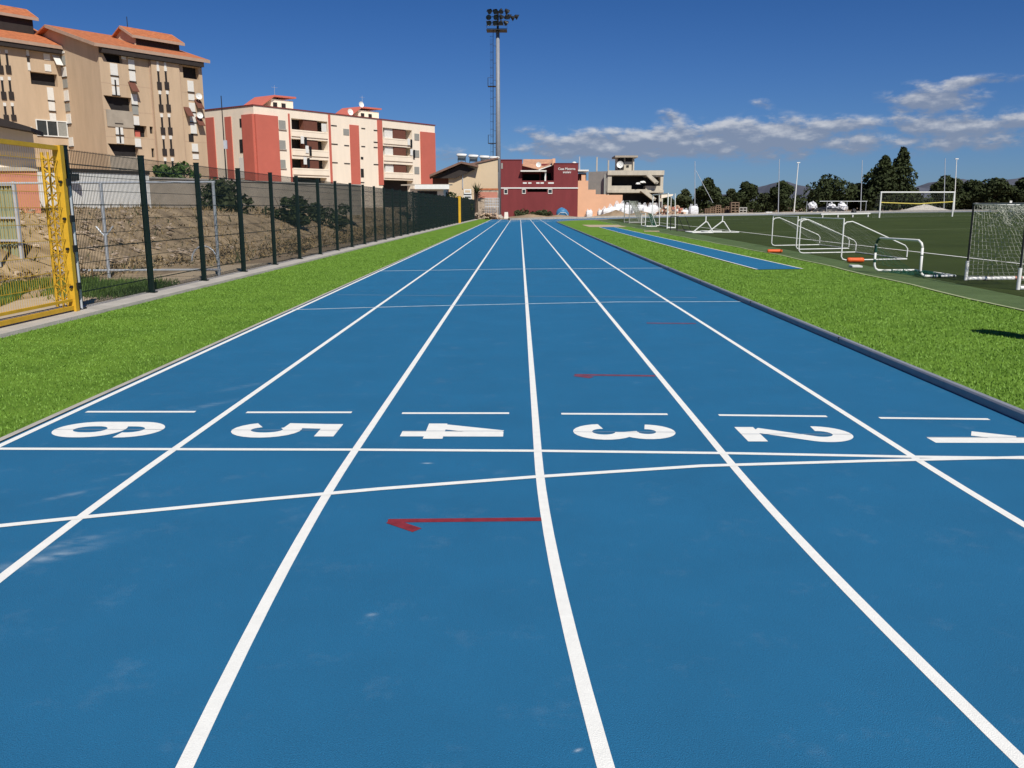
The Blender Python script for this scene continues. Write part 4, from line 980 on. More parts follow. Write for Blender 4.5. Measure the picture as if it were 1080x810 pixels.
def lettering(txt, px0, px1, py, parent):
    cu = bpy.data.curves.new('lettering', 'FONT'); cu.body = txt; cu.size = 1; cu.extrude = .02; cu.offset = .012
    tmp = bpy.data.objects.new('lettering', cu); COL.objects.link(tmp); bpy.context.view_layer.update()
    me = bpy.data.meshes.new_from_object(tmp); bpy.data.objects.remove(tmp)
    xs = [v.co.x for v in me.vertices]; w = max(xs)-min(xs); k = (X_(px1)-X_(px0))/w; o_ = ORG[parent.name]
    for v in me.vertices: v.co = ((v.co.x-min(xs))*k + X_(px0)-o_[0], Y-.03-v.co.z*1.0-o_[1], v.co.y*k*1.05 + Z_(py)-o_[2])
    me.materials.append(M['white']); ob = bpy.data.objects.new('lettering', me); COL.objects.link(ob); ob.parent = parent; ORG[ob.name] = o_
lettering('Casa Materna', 588.5, 606.5, 179.2, o); lettering('anziani', 593.5, 601.8, 182.6, o)
dish(o, (X_(568),Y+.2,Z_(173.8)), .42, (-.1,-1,.25)); 
b = MB(); b.blob((X_(605.5),Y+.5,Z_(171.8)), .38,.3,.22, 3, 10, .05); b.build('roof_vent', M['white'], o)
# ---- peach stepped wall house
o = thing('peach_house', 'peach house with a stepped gable wall and flat chimney cap beside the maroon house', 'house', (X_(620),Y,0))
b = MB(); zs = [(609.6,613.2,190.5),(613.2,617.5,184),(617.5,620.5,190.5),(620.5,628.5,200),(628.5,657,205.5)]
for a,c,yt in zs: b.box(X_(a),X_(c),Y+.3,Y+.7,-.1,Z_(yt))
b.build('wall', M['peach'], o)
b = MB(); b.box(X_(611),X_(618.5),Y+.8,Y+6,2,Z_(182.5)); b.build('chimney_block', M['brownpanel'], o)
b = MB(); b.box(X_(609.3),X_(620.5),Y-.2,Y+6.5,Z_(180.7),Z_(179)); b.build('flat_roof', M['shutter'], o)
b = MB(); b.tube([(X_(612),Y+3,Z_(179)),(X_(612),Y+3,Z_(164))], [.16,.1], 6); b.build('flue', M['steel'], o)
b = MB(); b.box(X_(613),X_(640),Y+.7,Y+6,-.1,Z_(205)); b.build('rear_wall', M['peach'], o)
# ---- raw concrete building
Y = 152.0; X_ = lambda px: aty(px, 195, Y).x; Z_ = lambda py: aty(660, py, Y).z
CB = thing('concrete_building', 'unfinished raw concrete building with open floors, outside stairs and roof turret', 'building', (X_(670),Y,0))
LFx, LFy = X_(641), Y; dx_ = X_(641)-aty(620.5,195,Y+3).x
b = MB()
FC = Face((X_(641),Y),(1,0),(0,-1)); w = X_(699.5)-X_(641)
def C(a,c,ya,yb,d=2.5): return (X_(a)-X_(641), X_(c)-X_(641), Z_(yb), Z_(ya), d)
FC.facade(b, w, 0, Z_(180.5), [C(645,666,185.2,195.8), C(666,681,185.2,199.7,3.0), C(681,696.5,186.5,196,2.4), C(642.5,684,203.6,216), C(684,696.5,203.5,214,2.4)])
b.build('frame', [M['rawconc'], M['dark']], CB)
b = MB(); q0, q1 = (X_(641),Y), (X_(641)-dx_, Y+3)
b.face([(q1[0],q1[1],0),(q0[0],q0[1],0),(q0[0],q0[1],Z_(180.5)),(q1[0],q1[1],Z_(180.5))]); xe = X_(699.5)
b.face([(xe,Y,0),(xe,Y+16,0),(xe,Y+16,Z_(180.5)),(xe,Y,Z_(180.5))]); b.face([(xe,Y+16,0),(q1[0],q1[1],0),(q1[0],q1[1],Z_(180.5)),(xe,Y+16,Z_(180.5))]); b.face([(q0[0],Y,Z_(180.5)),(xe,Y,Z_(180.5)),(xe,Y+16,Z_(180.5)),(q1[0],q1[1],Z_(180.5))])
b.build('side_wall', M['block'], CB)
b = MB(); b.box(X_(640.5),X_(700),Y-.25,Y-.003,Z_(184.7),Z_(179.8)); b.box(X_(640.5),X_(700),Y-.25,Y-.003,Z_(203.2),Z_(200.4)); b.build('slab_edge', M['rawconc'], CB)
b = MB(); b.box(X_(637),X_(638.5),Y-.1,Y+.2,0,Z_(184)); b.build('drain_pipe', M['shutterg'], CB)
for (a,ya,c,yb) in ((680.5,184.5,690,193.3),(675,200.6,688,210.5)):
    b = MB(); b.prism([(X_(a),Y-1.3,Z_(ya+.9)),(X_(c),Y-1.3,Z_(yb+.9)),(X_(c)+.6,Y-1.3,Z_(yb-.9)),(X_(a)+.6,Y-1.3,Z_(ya-.9))][::1], (0,1.0,0)); b.box(X_(c),X_(c+2.5),Y-1.3,Y-.3,Z_(yb+.9),Z_(yb-.5)); b.build('stair_flight', M['rawconc'], CB)
b = MB(); b.box(X_(651.5),X_(668.5),Y+1.5,Y+5,Z_(180.5),Z_(165.8)); tw = b.build('roof_turret', M['rawconc'], CB)
b = MB(); b.box(X_(648.5),X_(672.5),Y+.5,Y+6,Z_(165.8),Z_(163.8)); b.build('turret_slab', M['greyconc'], tw)
b = MB(); b.box(X_(652),X_(658.5),Y+1.4,Y+1.497,Z_(178.5),Z_(166.2)); b.box(X_(661.2),X_(663.8),Y+1.4,Y+1.497,Z_(176),Z_(173.8)); b.box(X_(660),X_(667),Y+1.4,Y+1.497,Z_(170),Z_(166.2)); b.build('turret_opening', M['dark'], tw)
b = MB(); b.box(X_(667.8),X_(669.3),Y+1.1,Y+1.4,Z_(181),Z_(167.5)); b.build('turret_column', M['rawconc'], tw)
dish(CB, (X_(654.3),Y+.9,Z_(173.5)), .6, (-.2,-1,.2))
for px,yt in ((629.5,165.5),(641.7,169)): b = MB(); xx = aty(px,178,Y+8).x; b.box(xx-.13,xx+.13,Y+8,Y+8.3,Z_(182),aty(px,yt,Y+8).z); b.build('column_stub', M['block'], CB)
for px,py,l in ((672.5,194.5,.45),(677.5,193,.6)): b = MB(); b.blob((X_(px),Y-.5,Z_(py)), l,.3,.3, 9, 10, .2); b.build('laundry', M['white'], CB)
p = aty(703,206,150); o = thing('cream_canopy', 'small cream canopy on posts at the right end of the concrete building', 'canopy', (p.x,150,H(p.x)))
b = MB(); zc = aty(703,203.5,150).z; b.hexa([(p.x-1.0,149.2,zc-.9),(p.x+.9,149.2,zc-.5),(p.x+.9,151,zc-.5),(p.x-1.0,151,zc-.9)],[(p.x-1.0,149.2,zc-.3),(p.x+1.0,149.2,zc-.2),(p.x+1.0,151,zc-.2),(p.x-1.0,151,zc-.3)]); b.build('awning', M['cream'], o)
b = MB(); [b.tube([(p.x+s,149.4,H(p.x)-.1),(p.x+s,149.4,zc-.6)], .06, 6) for s in (-.8,.7)]; b.build('post', M['white'], o)

# ------------------------------------------------------------------ floodlight mast
Y = 123.0; p = aty(525.6,228,Y); mx_ = p.x
FL = thing('floodlight_mast', 'tall grey floodlight mast with caged ladder and dark lamp cluster beyond the lanes', 'floodlight mast', (mx_,Y,0))
zt_ = aty(526,32.5,Y).z
b = MB(); b.tube([(mx_,Y,-.1),(mx_,Y,zt_*.5),(mx_,Y,zt_)], [.40,.32,.24], 20); b.build('pole', M['mast'], FL, smooth=True)
b = MB(); b.lathe((mx_,Y,0), [(0,.7),(.3,.7),(.32,.5),(.5,.5)], 14); b.build('base_plate', M['concrete'], FL)
b = MB(); lx_ = mx_-.62
for s in (-.2,.2): b.tube([(lx_,Y-.1+s,2),(lx_,Y-.1+s,zt_)], .03, 5)
z = 2.2
while z < zt_: b.tube([(lx_,Y-.3,z),(lx_,Y+.1,z)], .018, 4); z += .4
z = 3.0
while z < zt_: b.tube([(lx_,Y-.1,z),(mx_-.2,Y,z)], .025, 4); z += 2.2
z = 4.0
while z < zt_:
    P = [(lx_-.42*sin(i*pi/8), Y-.1-.34*cos(i*pi/8), z) for i in range(9)]; b.tube(P, .014, 4); z += 1.0
for i in range(1,8,2): b.tube([(lx_-.42*sin(i*pi/8),Y-.1-.34*cos(i*pi/8),4),(lx_-.42*sin(i*pi/8),Y-.1-.34*cos(i*pi/8),zt_-1)], .012, 4)
b.build('ladder', M['black'], FL)
for py in (91,151):
    z = aty(521,py,Y).z; b = MB(); b.box(lx_-.75,mx_-.3,Y-.5,Y+.5,z-.06,z)
    for xx,yy in ((lx_-.73,Y-.48),(lx_-.73,Y+.48),(lx_,Y-.48)): b.tube([(xx,yy,z),(xx,yy,z+1.05)], .025, 5)
    b.tube([(lx_,Y-.48,z+1.05),(lx_-.73,Y-.48,z+1.05),(lx_-.73,Y+.48,z+1.05)], .025, 5); b.build('rest_platform', M['black'], FL)
b = MB(); b.box(mx_-1.5,mx_+1.25,Y-1.0,Y+1.0,zt_-.05,zt_+.05)
for zz in (.5,1.05): b.tube([(mx_-1.5,Y-1,zt_+zz),(mx_+1.25,Y-1,zt_+zz),(mx_+1.25,Y+1,zt_+zz),(mx_-1.5,Y+1,zt_+zz),(mx_-1.5,Y-1,zt_+zz)], .03, 5)
b.tube([(mx_,Y,zt_),(mx_,Y,zt_+2.5)], .16, 8)
for zz in (.9,1.65,2.35): b.tube([(mx_-1.5,Y-.6,zt_+zz),(mx_+1.5,Y-.6,zt_+zz)], .05, 6); b.tube([(mx_,Y,zt_+zz),(mx_,Y-.6,zt_+zz)], .05, 6)
b.tube([(mx_+1.2,Y-.5,zt_+1.65),(mx_+2.6,Y-.1,zt_+1.6)], .05, 6)
b.build('head_frame', M['black'], FL)
def lamp(c, d):
    d = Vector(d).normalized(); c = Vector(c); b = MB()
    b.tube([c-d*.34, c-d*.28, c-d*.05, c+d*.16, c+d*.18], [.08,.16,.26,.37,.37], 12, caps=False); b.tube([c-d*.35,c-d*.34],[.08,.07],12)
    lo = b.build('floodlight', M['black'], FL)
    b = MB(); b.tube([c+d*.13, c+d*.15], [.34,.33], 12); b.build('lamp_lens', M['glass'], lo)
rnd = random.Random(3)
for zz in (.85,1.6,2.3):
    for i in range(4): lamp((mx_-1.15+i*.78+rnd.uniform(-.1,.1), Y-.85, zt_+zz), (rnd.uniform(-.2,1.0), -.7 if i < 2 else .5, -.55))
for i in range(3): lamp((mx_+1.55+i*.5, Y-.3+.1*i, zt_+1.75-.18*(i%2)), (.9,.15,-.5))

p = aty(534,228,124.5); o = thing('concrete_block', 'small white painted block at the right foot of the floodlight mast', 'block', (p.x,124.5,0))
b = MB(); b.hexa([(p.x-.3,124.2,-.05),(p.x+.3,124.2,-.05),(p.x+.3,124.8,-.05),(p.x-.3,124.8,-.05)],[(p.x-.24,124.25,.85),(p.x+.24,124.25,.85),(p.x+.24,124.75,.85),(p.x-.24,124.75,.85)]); b.build('body', M['shutter'], o)
b = MB(); b.tube([(p.x-.12,124.5,.84),(p.x-.1,124.5,1.0),(p.x+.1,124.5,1.0),(p.x+.12,124.5,.84)], .025, 6); b.build('lifting_eye', M['black'], o)
# ------------------------------------------------------------------ net poles beyond the pitch
def pole(label, px, yt, yb_, Y, r, m, lean=0, head=False):
    pb = aty(px, yb_, Y); pt = aty(px+lean, yt, Y); z0 = H(pb.x)-.05
    o = thing('net_pole', label, 'pole', (pb.x,Y,z0), 'thin poles beyond the far bend')
    b = MB(); b.tube([(pb.x,Y,z0),(pt.x,Y,pt.z)], [r,r*.7], 7); b.build('shaft', M[m], o)
    if head: b = MB(); b.box(pt.x-.25,pt.x+.25,Y-.12,Y+.12,pt.z,pt.z+.14); b.build('lamp_head', M[m], o)
    return o
o = pole('thin grey pole left of the round tree, with a slanting guy wire', 733, 170, 221, 143, .07, 'steel')
b = MB(); a_ = aty(734,180,143); c_ = aty(752,214,143); b.tube([tuple(a_),tuple(c_)], .045, 5); b.build('guy_wire', M['steel'], o)
pole('thin dark pole crossing the dark tree right of the hill peak', 821, 168, 221, 143, .07, 'steel', 1)
pole('leaning white lamp pole just right of the dark crossed tree', 837.5, 172, 221, 142, .10, 'white', 4.5, True)
pole('thin dark pole between the broad dome tree and the tall evergreens', 908, 169, 218, 143, .07, 'steel', 1.5)
pole('thin dark pole above the right upright of the football goal', 996, 167, 216, 143, .07, 'steel', 1)
pole('thin white lamp pole right of the football goal', 1007, 168, 214, 142, .08, 'white', 2, True)

# ------------------------------------------------------------------ material yard beyond the track
def zbase(px, Y): return H(aty(px,220,Y).x)
rnd = random.Random(77)
bags = [(595,'blue',0)]
def bigbag(label, px, Y, s, seed, m='bag', tall=1.0):
    x = aty(px,220,Y).x; z = H(x)-.08; o = thing('bulk_bag', label, 'bulk bag', (x,Y,z), 'white bulk bags beyond the track end'); r = random.Random(seed)
    b = MB(); i0 = len(b.v); n = 14; rows = 7
    for a in range(rows):
        f = a/(rows-1); k = s*(.48+.07*sin(pi*f))*(1 if f < .95 else .8)
        for j in range(n):
            t = 2*pi*j/n; q = max(abs(cos(t)),abs(sin(t))); rr_ = k/(q**.75)*(1+r.uniform(-.05,.05))
            b.v.append((x+rr_*cos(t), Y+rr_*sin(t), z+s*tall*f+r.uniform(-.04,.04)*s))
    for a in range(rows-1):
        for j in range(n): j2=(j+1)%n; b.f.append((i0+a*n+j,i0+a*n+j2,i0+(a+1)*n+j2,i0+(a+1)*n+j)); b.m.append(0)
    b.f.append(tuple(i0+(rows-1)*n+j for j in range(n))); b.m.append(0)
    b.build('sack', M[m], o)
    b = MB()
    for sx in (-1,1):
        for sy in (-1,1):
            c = Vector((x+sx*s*.36,Y+sy*s*.36,z+s*tall*.95)); b.tube([c, c+Vector((-sx*.1*s,0,.3*s)), c+Vector((-sx*.28*s,0,.02*s))], .035*s, 4)
    b.build('lifting_loop', M[m], o)
BG = [(621.5,141.2,1.0,'small white bulk bag alone against the peach wall'),(640,137,1.4,'bulk bag at the left end of the row, next to the sand heap'),(646.5,139,1.75,'tall white bulk bag second in the row below the peach wall end'),(653.5,139.5,1.9,'tallest white bulk bag of the row, before the dark ground floor'),(659,137,1.5,'white bulk bag leaning behind the first sand heap peak'),
      (664.5,140,1.8,'white bulk bag under the middle of the concrete building'),(671,138,1.5,'white bulk bag under the lower concrete stair top'),(677,140.5,1.7,'white bulk bag below the lower concrete stair'),(682.5,138,1.5,'white bulk bag at the foot of the concrete stair'),(688.5,139.5,1.65,'bulk bag at the right end of the row before the brick rubble'),(634,138.6,1.1,'low white bulk bag before the peach low wall'),
      (731.5,136,1.35,'white bulk bag at the foot of the first thin pole'),(722,136,1.05,'slumped white bulk bag right of the brick rubble heap')]
for i,(px,Y,s,lab) in enumerate(BG): bigbag(lab, px, Y, s, 60+i, tall=rnd.uniform(.85,1.1))
def heap(name, label, px, Y, rx, ry, rz, seed, m, cat):
    x = aty(px,222,Y).x; b = MB(); r = random.Random(seed)
    n = 26; rows = 9; i0 = 0; z = H(x)-.08
    for a in range(rows):
        f = a/(rows-1)
        for j in range(n):
            t = 2*pi*j/n; k = f*(1+.2*sin(2*t+seed)+.12*sin(5*t+2*seed)); b.v.append((x+rx*k*cos(t), Y+ry*k*sin(t), z+rz*(1-f)**1.15*(1+r.uniform(-.12,.12))))
    for a in range(rows-1):
        for j in range(n): j2=(j+1)%n; b.f.append((a*n+j,(a+1)*n+j,(a+1)*n+j2,a*n+j2)); b.m.append(0)
    o = b.build(name, M[m], origin=(x,Y,z)); tag(o, label, cat); return o
for k,(px,Y,rx,rz,lab) in enumerate([(650,133,3.4,1.05,'pointed sand heap before the row of white bulk bags'),(676,132.5,3.8,.9,'long low sand heap below the concrete stair'),(560,134,5.5,.55,'low earth heap at the end of the lanes before the maroon house'),(590,135,4,.45,'flat earth heap beside the blue tarpaulin bundle'),(975,140,4.5,1.1,'pale gravel heap seen through the far football goal')]):
    heap('sand_heap', lab, px, Y, rx, 1.8, rz, k+3, 'dirt' if k < 4 else 'concrete', 'sand heap')
# weeds in front of maroon house
b = MB(); cl = []; rnd = random.Random(9)
for i in range(40): px = rnd.uniform(545,585); Y = rnd.uniform(137,140); p = aty(px,217,Y); cl.append(((p.x,Y,rnd.uniform(.1,.8)), rnd.uniform(.35,.7)))
leafcloud(b, cl, 2200, .16, rnd); tag(b.build('weeds', M['leaf2']), 'dusty weeds growing along the foot of the maroon house', 'weeds', kind='stuff')
p = aty(593,218,138); o = thing('tarpaulin_bundle', 'rounded blue tarpaulin covered bundle before the maroon wall', 'tarpaulin', (p.x,138,0))
b = MB(); b.blob((p.x,138,.55), 1.0,.7,.85, 5, 18, .12, flat=.7); b.build('cover', M['plastic'], o, smooth=True)
b = MB(); b.tube([(p.x-.95,137.6,.1),(p.x-.3,137.25,.7),(p.x+.5,137.3,.65),(p.x+1.0,137.7,.1)], .04, 5); b.build('rope', M['white'], o)
# brick rubble heap: broken blocks
rnd = random.Random(88)
for k,(px,n,lab) in enumerate(((702,60,'orange brick rubble heap right of the last white bulk bag'),(714,60,'second brick rubble heap with pale stones before the small dark trees'))):
    x = aty(px,220,135).x; z = H(x); b = MB()
    for i in range(n):
        u = rnd.gauss(0,.75); h = max(.1, 1.5-abs(u)*.8)*rnd.random(); s = rnd.uniform(.14,.36); a = rnd.uniform(0,3.1); e = (cos(a),sin(a)); nn = (-sin(a),cos(a))
        b.obox((x+u,135+rnd.gauss(0,.4)),e,nn,-s,s,-s*.6,s*.6,z+h-.1,z+h+s*.8, rnd.choice((0,0,1,2)))
    tag(b.build('rubble_heap', [M['rubble'],M['white'],M['salmon']]), lab, 'rubble heap')
# pallets and crates
def pallet_stack(label, px, Y, w, h, m='wood', layers=6):
    x = aty(px,220,Y).x; z = H(x)-.05; o = thing('pallet_stack', label, 'pallet stack', (x,Y,z))
    for i in range(layers):
        b = MB(); z0 = z+h*i/layers; lh = h/layers
        for k in range(3): b.box(x-w/2+(w-.12)*k/2, x-w/2+(w-.12)*k/2+.12, Y-.5, Y+.5, z0, z0+lh*.6)
        b.box(x-w/2,x+w/2,Y-.52,Y+.52,z0+lh*.6,z0+lh*.93); b.build('pallet', M[m], o)
for i,(px,lab) in enumerate(((746,'pallet stack leaning row, first right of the white bag by the pole'),(751.5,'second pallet stack of the row below the round dark tree'),(757,'third pallet stack of the row below the round dark tree'),(762.5,'fourth pallet stack of the row under the guy wire end'),(767.5,'last pallet stack of the row, left of the tall crates'))):
    pallet_stack(lab, px, 137, .8, 1.05+.25*((i*7)%3), 'wood', 5)
pallet_stack('tall stack of weathered grey wooden crates under the dark tree', 774.5, 135, 1.25, 1.95, 'wood', 5)
pallet_stack('low stack of pale concrete blocks right of the tall crates', 783, 135.5, 1.2, 1.15, 'block', 3)
x = aty(811,221,136).x; o = thing('white_slab', 'low white slab lying on the dirt left of the leaning lamp pole', 'slab', (x,136,H(x)))
b = MB(); b.box(x-.55,x+.55,135.7,136.3,H(x)-.06,H(x)+.25); b.box(x-.45,x+.45,135.75,136.25,H(x)+.25,H(x)+.32); b.build('slab_body', M['white'], o)
# sacks and black covers inside a rail enclosure
Y = 139.0; xa = aty(849,220,Y).x; xb = aty(912,220,Y).x; z = H(xa)
o = thing('rail_enclosure', 'thin galvanised rail enclosure around the white sacks', 'railing', (xa,Y,z)); zt_ = aty(890,212.3,Y).z
for px in (849,870,891,911): x = aty(px,220,Y).x; b = MB(); b.tube([(x,Y-.8,H(x)-.05),(x,Y-.8,zt_)], .04, 5); b.build('post', M['steel'], o)
b = MB(); b.tube([(aty(862,220,Y).x,Y-.8,zt_),(xb,Y-.8,zt_)], .04, 5); b.build('rail', M['steel'], o)
x = aty(873,222,Y).x; o = thing('black_cover', 'black plastic sheet covering a low pile below the white sacks', 'cover', (x,Y,H(x)))
b = MB(); b.blob((x,Y+.4,H(x)+.2), 3.1,1.0,.62, 12, 22, .14, flat=.5); b.build('sheet', M['black'], o)
b = MB()
for i in range(7): xx = x-2.8+i*.95; b.blob((xx,Y-.75,H(x)+.12), .2,.16,.14, i, 8, .2)
b.build('weight', M['stone'], o)
for i,(px,py,r,lab) in enumerate(((857.5,217.5,.75,'crumpled grey white sack at the left of the black cover'),(877,217,.55,'small white sack on the middle of the black cover'),(887.5,218.5,.85,'large white sack at the right of the black cover'))):
    q = aty(px,py,Y+.3); o = thing('white_sack', lab, 'sack', (q.x,Y+.3,q.z-.5), 'white sacks on the black cover')
    b = MB(); b.blob((q.x,Y+.3,q.z-.1), r,.5,r*.72, 30+i, 18, .5, flat=.7); b.build('body', M['bag'], o)
    b = MB(); b.blob((q.x-r*.1,Y+.2,q.z+r*.75), r*.25,.2,r*.3, 40+i, 10, .3); b.build('tied_neck', M['bag'], o)
Y = 97.5; xa = aty(866,227,Y).x; xb = aty(918,227,Y).x; o = thing('white_bench', 'long low white bench at the far edge of the pitch', 'bench', ((xa+xb)/2,Y,H(xa)))
b = MB(); b.hexa([(xa,Y,H(xa)+.30),(xb,Y,H(xb)+.30),(xb,Y+.4,H(xb)+.30),(xa,Y+.4,H(xa)+.30)],[(xa,Y,H(xa)+.44),(xb,Y,H(xb)+.44),(xb,Y+.4,H(xb)+.44),(xa,Y+.4,H(xa)+.44)]); b.build('seat', M['white'], o)
for f in (.04,.35,.65,.96): x = xa+(xb-xa)*f; b = MB(); b.box(x-.05,x+.05,Y+.05,Y+.35,H(x)-.02,H(x)+.299); b.build('leg', M['white'], o)
x = aty(904,224,Y+1).x; b = MB(); b.blob((x,Y+2,H(x)+.45), .30,.25,.45, 3, 10, .2); tag(b.build('black_bag', M['black']), 'small black bag standing behind the right end of the white bench', 'bag')
# far fence rails right
Y = 141; o = thing('rail_fence', 'low pale rail fence behind the near netted goal', 'fence', (aty(1040,215,Y).x,Y,.9)); zt_ = aty(1060,214.5,Y).z
for px in (1027,1045,1065,1090): x = aty(px,215,Y).x; b = MB(); b.tube([(x,Y,H(x)),(x,Y,zt_)], .05, 6); b.build('post', M['shutterg'], o)
b = MB(); b.tube([(aty(1027,215,Y).x,Y,zt_),(aty(1095,215,Y).x,Y,zt_)], .05, 6); b.build('rail', M['shutterg'], o)
x = aty(1065.5,218,Y-2).x; o = thing('white_sign', 'small white upright board by the rail fence behind the netted goal', 'board', (x,Y-2,H(x)))
b = MB(); b.box(x-.18,x+.18,Y-2.05,Y-1.97,H(x)+.4,H(x)+1.5); b.build('panel', M['white'], o)
b = MB(); b.tube([(x,Y-1.93,H(x)-.1),(x,Y-1.93,H(x)+1.4)], .035, 5); b.build('post', M['steel'], o)

# ------------------------------------------------------------------ football goals
def net(b, quad, nu, nv, r, sag=0.0, seed=0, jit=.0, m=0):
    a, c, d, e = [Vector(q) for q in quad]; rn = random.Random(seed)     # a bl, c br, d tr, e tl
    G_ = [[None]*(nu+1) for _ in range(nv+1)]
    for j in range(nv+1):
        for i in range(nu+1):
            u, v = i/nu, j/nv; p = (a*(1-u)+c*u)*(1-v)+(e*(1-u)+d*u)*v
            s = sag*4*u*(1-u)*1.0; edge = 0 if i in (0,nu) or j in (0,nv) else 1
            G_[j][i] = p + Vector((rn.uniform(-jit,jit),rn.uniform(-jit,jit),rn.uniform(-jit,jit)-s*(1 if j > nv*.3 else .5)))*edge
    for j in range(nv+1): b.tube(G_[j], r, 3, m, caps=False)
    for i in range(nu+1): b.tube([G_[j][i] for j in range(nv+1)], r, 3, m, caps=False)
# far white goal
Y = 91.0; xa = aty(928.5,215,Y).x; xb = aty(1005.5,215,Y).x; za_, zb_ = H(xa), H(xb); zt_ = (za_+zb_)/2+2.5
o = thing('football_goal', 'full size white football goal with a yellow strap across it, far side of the pitch', 'football goal', ((xa+xb)/2,Y,za_))
for x in (xa, xb): b = MB(); b.tube([(x,Y,H(x)-.05),(x,Y,zt_)], .075, 10); b.build('post', M['white'], o, smooth=False)
b = MB(); b.tube([(xa-.075,Y,zt_),(xb+.075,Y,zt_)], .075, 10); b.build('crossbar', M['white'], o)
b = MB(); b.tube([(xa,Y,zt_-1.02),(xa+2,Y,zt_-1.10),(xb-3.5,Y,zt_-1.16),(xb-2,Y,zt_-1.06),(xb,Y,zt_-.95)], .055, 6); b.build('strap', M['yelrope'], o)
b = MB(); net(b, [(xa,Y+1.8,za_),(xb,Y+1.8,zb_),(xb,Y+.8,zt_-.1),(xa,Y+.8,zt_-.1)], 40, 14, .005, .05, 2, .02); b.build('net', M['net'], o)

def wedge_goal(label, xf, ya, yb, h, dep, group, r=.020, net_=True):
    """12 ft training goal: uprights at x=xf, side frames run back in +x"""
    o = thing('training_goal', label, 'training goal', (xf,(ya+yb)/2,H(xf)), group); zb = lambda x: H(x)+r
    for y in (ya, yb):
        b = MB(); b.tube([(xf,y,zb(xf)+.10),(xf,y,zb(xf)+h)], r, 8); b.build('upright', M['white'], o)
        b = MB(); P = [(xf+.02,y,zb(xf)+h-.16),(xf+.08,y,zb(xf)+h-.10),(xf+.25,y,zb(xf)+h-.08),(xf+.40,y,zb(xf)+h-.14),(xf+dep-.08,y,zb(xf+dep)+.40),(xf+dep,y,zb(xf+dep)+.30),(xf+dep,y,zb(xf+dep)+.06)]
        P2 = [(xf,y,zb(xf)+.10),(xf+.04,y,zb(xf)+.03),(xf+.14,y,zb(xf)),(xf+dep,y,zb(xf+dep))]
        b.tube(P, r*.9, 8); b.tube(P2, r*.95, 8); b.build('side_frame', M['white'], o)
    b = MB(); b.tube([(xf,ya,zb(xf)+h),(xf,yb,zb(xf)+h)], r*.8, 8); b.build('crossbar', M['white'], o)
    b = MB(); b.tube([(xf+dep,ya,zb(xf+dep)),(xf+dep,yb,zb(xf+dep))], r, 8); b.build('ground_bar', M['white'], o)
    if net_:
        b = MB(); net(b, [(xf+dep,ya,zb(xf+dep)),(xf+dep,yb,zb(xf+dep)),(xf+.25,yb,zb(xf)+h-.1),(xf+.25,ya,zb(xf)+h-.1)], 24, 12, .0022, .12, 5, .02); b.build('net', M['net'], o)
    return o
p1 = ground(887,275); p2 = ground(852,267.5)
wedge_goal('nearer white tubular training goal with slanting side frames on the pitch edge', p1.x, p1.y, p2.y+.1, aty(887,231.5,p1.y).z-H(p1.x), 1.95, 'white training goals')
p3 = ground(839.5,263.5); p4 = ground(811.5,259.5)
wedge_goal('farther white tubular training goal with slanting side frames on the pitch edge', p3.x, p3.y, p4.y, aty(839.5,229,p3.y).z-H(p3.x), 1.95, 'white training goals')
for k,(px,py,L_,lab) in enumerate(((902,275.3,.48,'orange foam roll around the base tube of the nearer training goal'),(817,265,.52,'orange foam roll on the turf before the farther training goal'))):
    q = ground(px,py+1.5); r = .07 if k == 0 else .06
    o = thing('orange_roll', lab, 'foam roll', (q.x,q.y,H(q.x)))
    b = MB(); b.tube([(q.x-L_/2,q.y,H(q.x)+r),(q.x-L_/2+.03,q.y,H(q.x)+r),(q.x+L_/2-.03,q.y,H(q.x)+r),(q.x+L_/2,q.y,H(q.x)+r)], [r*.7,r,r,r*.7], 12); b.build('roll', M['orange'], o, smooth=True)
    b = MB(); [b.tube([(q.x+s-.02,q.y,H(q.x)+r),(q.x+s+.02,q.y,H(q.x)+r)], r*1.04, 12) for s in (-.15,.15)]; b.build('strap', M['orange'], o)
# green and white rounded goal
a = ground(921.5,287); c = ground(970,293); h = .84
o = thing('small_goal', 'small rounded goal with green and white banded tubes tipped at the pitch edge', 'small goal', ((a.x+c.x)/2,(a.y+c.y)/2,0))
def bend(p, q, r_, n=5):
    return None
def banded(name, P, bands, r=.029):
    b = MB(); b.tube(P, r, 10); ob = b.build(name, M['white'], o, smooth=True)
    b = MB()
    for f0, f1 in bands:
        L = [0]; V = [Vector(p) for p in P]
        for i in range(1,len(V)): L.append(L[-1]+(V[i]-V[i-1]).length)
        def at(f):
            s = f*L[-1]
            for i in range(1,len(V)):
                if s <= L[i]+1e-9: return V[i-1].lerp(V[i], (s-L[i-1])/(L[i]-L[i-1]))
            return V[-1]
        Q = [at(f0+(f1-f0)*k/6) for k in range(7)]; b.tube(Q, r*1.06, 10)
    if bands: b.build('colour_band', M['goalgreen'], ob, smooth=True)
d = Vector((c.x-a.x, c.y-a.y, 0)); 
def RP(p, up0=0.0): return [(p.x+.22,p.y,.04),(p.x+.10,p.y,.045),(p.x+.03,p.y,.09),(p.x,p.y,.18),(p.x,p.y,h-.16)]
ln = d.length; dn = d/ln
topc = [tuple(Vector((a.x,a.y,h-.16))), tuple(Vector((a.x,a.y,h-.06))+dn*.05), tuple(Vector((a.x,a.y,h))+dn*.16), tuple(Vector((c.x,c.y,h))-dn*.16), tuple(Vector((c.x,c.y,h-.06))-dn*.05), (c.x,c.y,h-.16)]
banded('upright', RP(a), [(.45,.55),(.75,.98)]); banded('upright', RP(c), [(.30,.34),(.78,.81)]); banded('crossbar', topc, [(.02,.12)], .028)
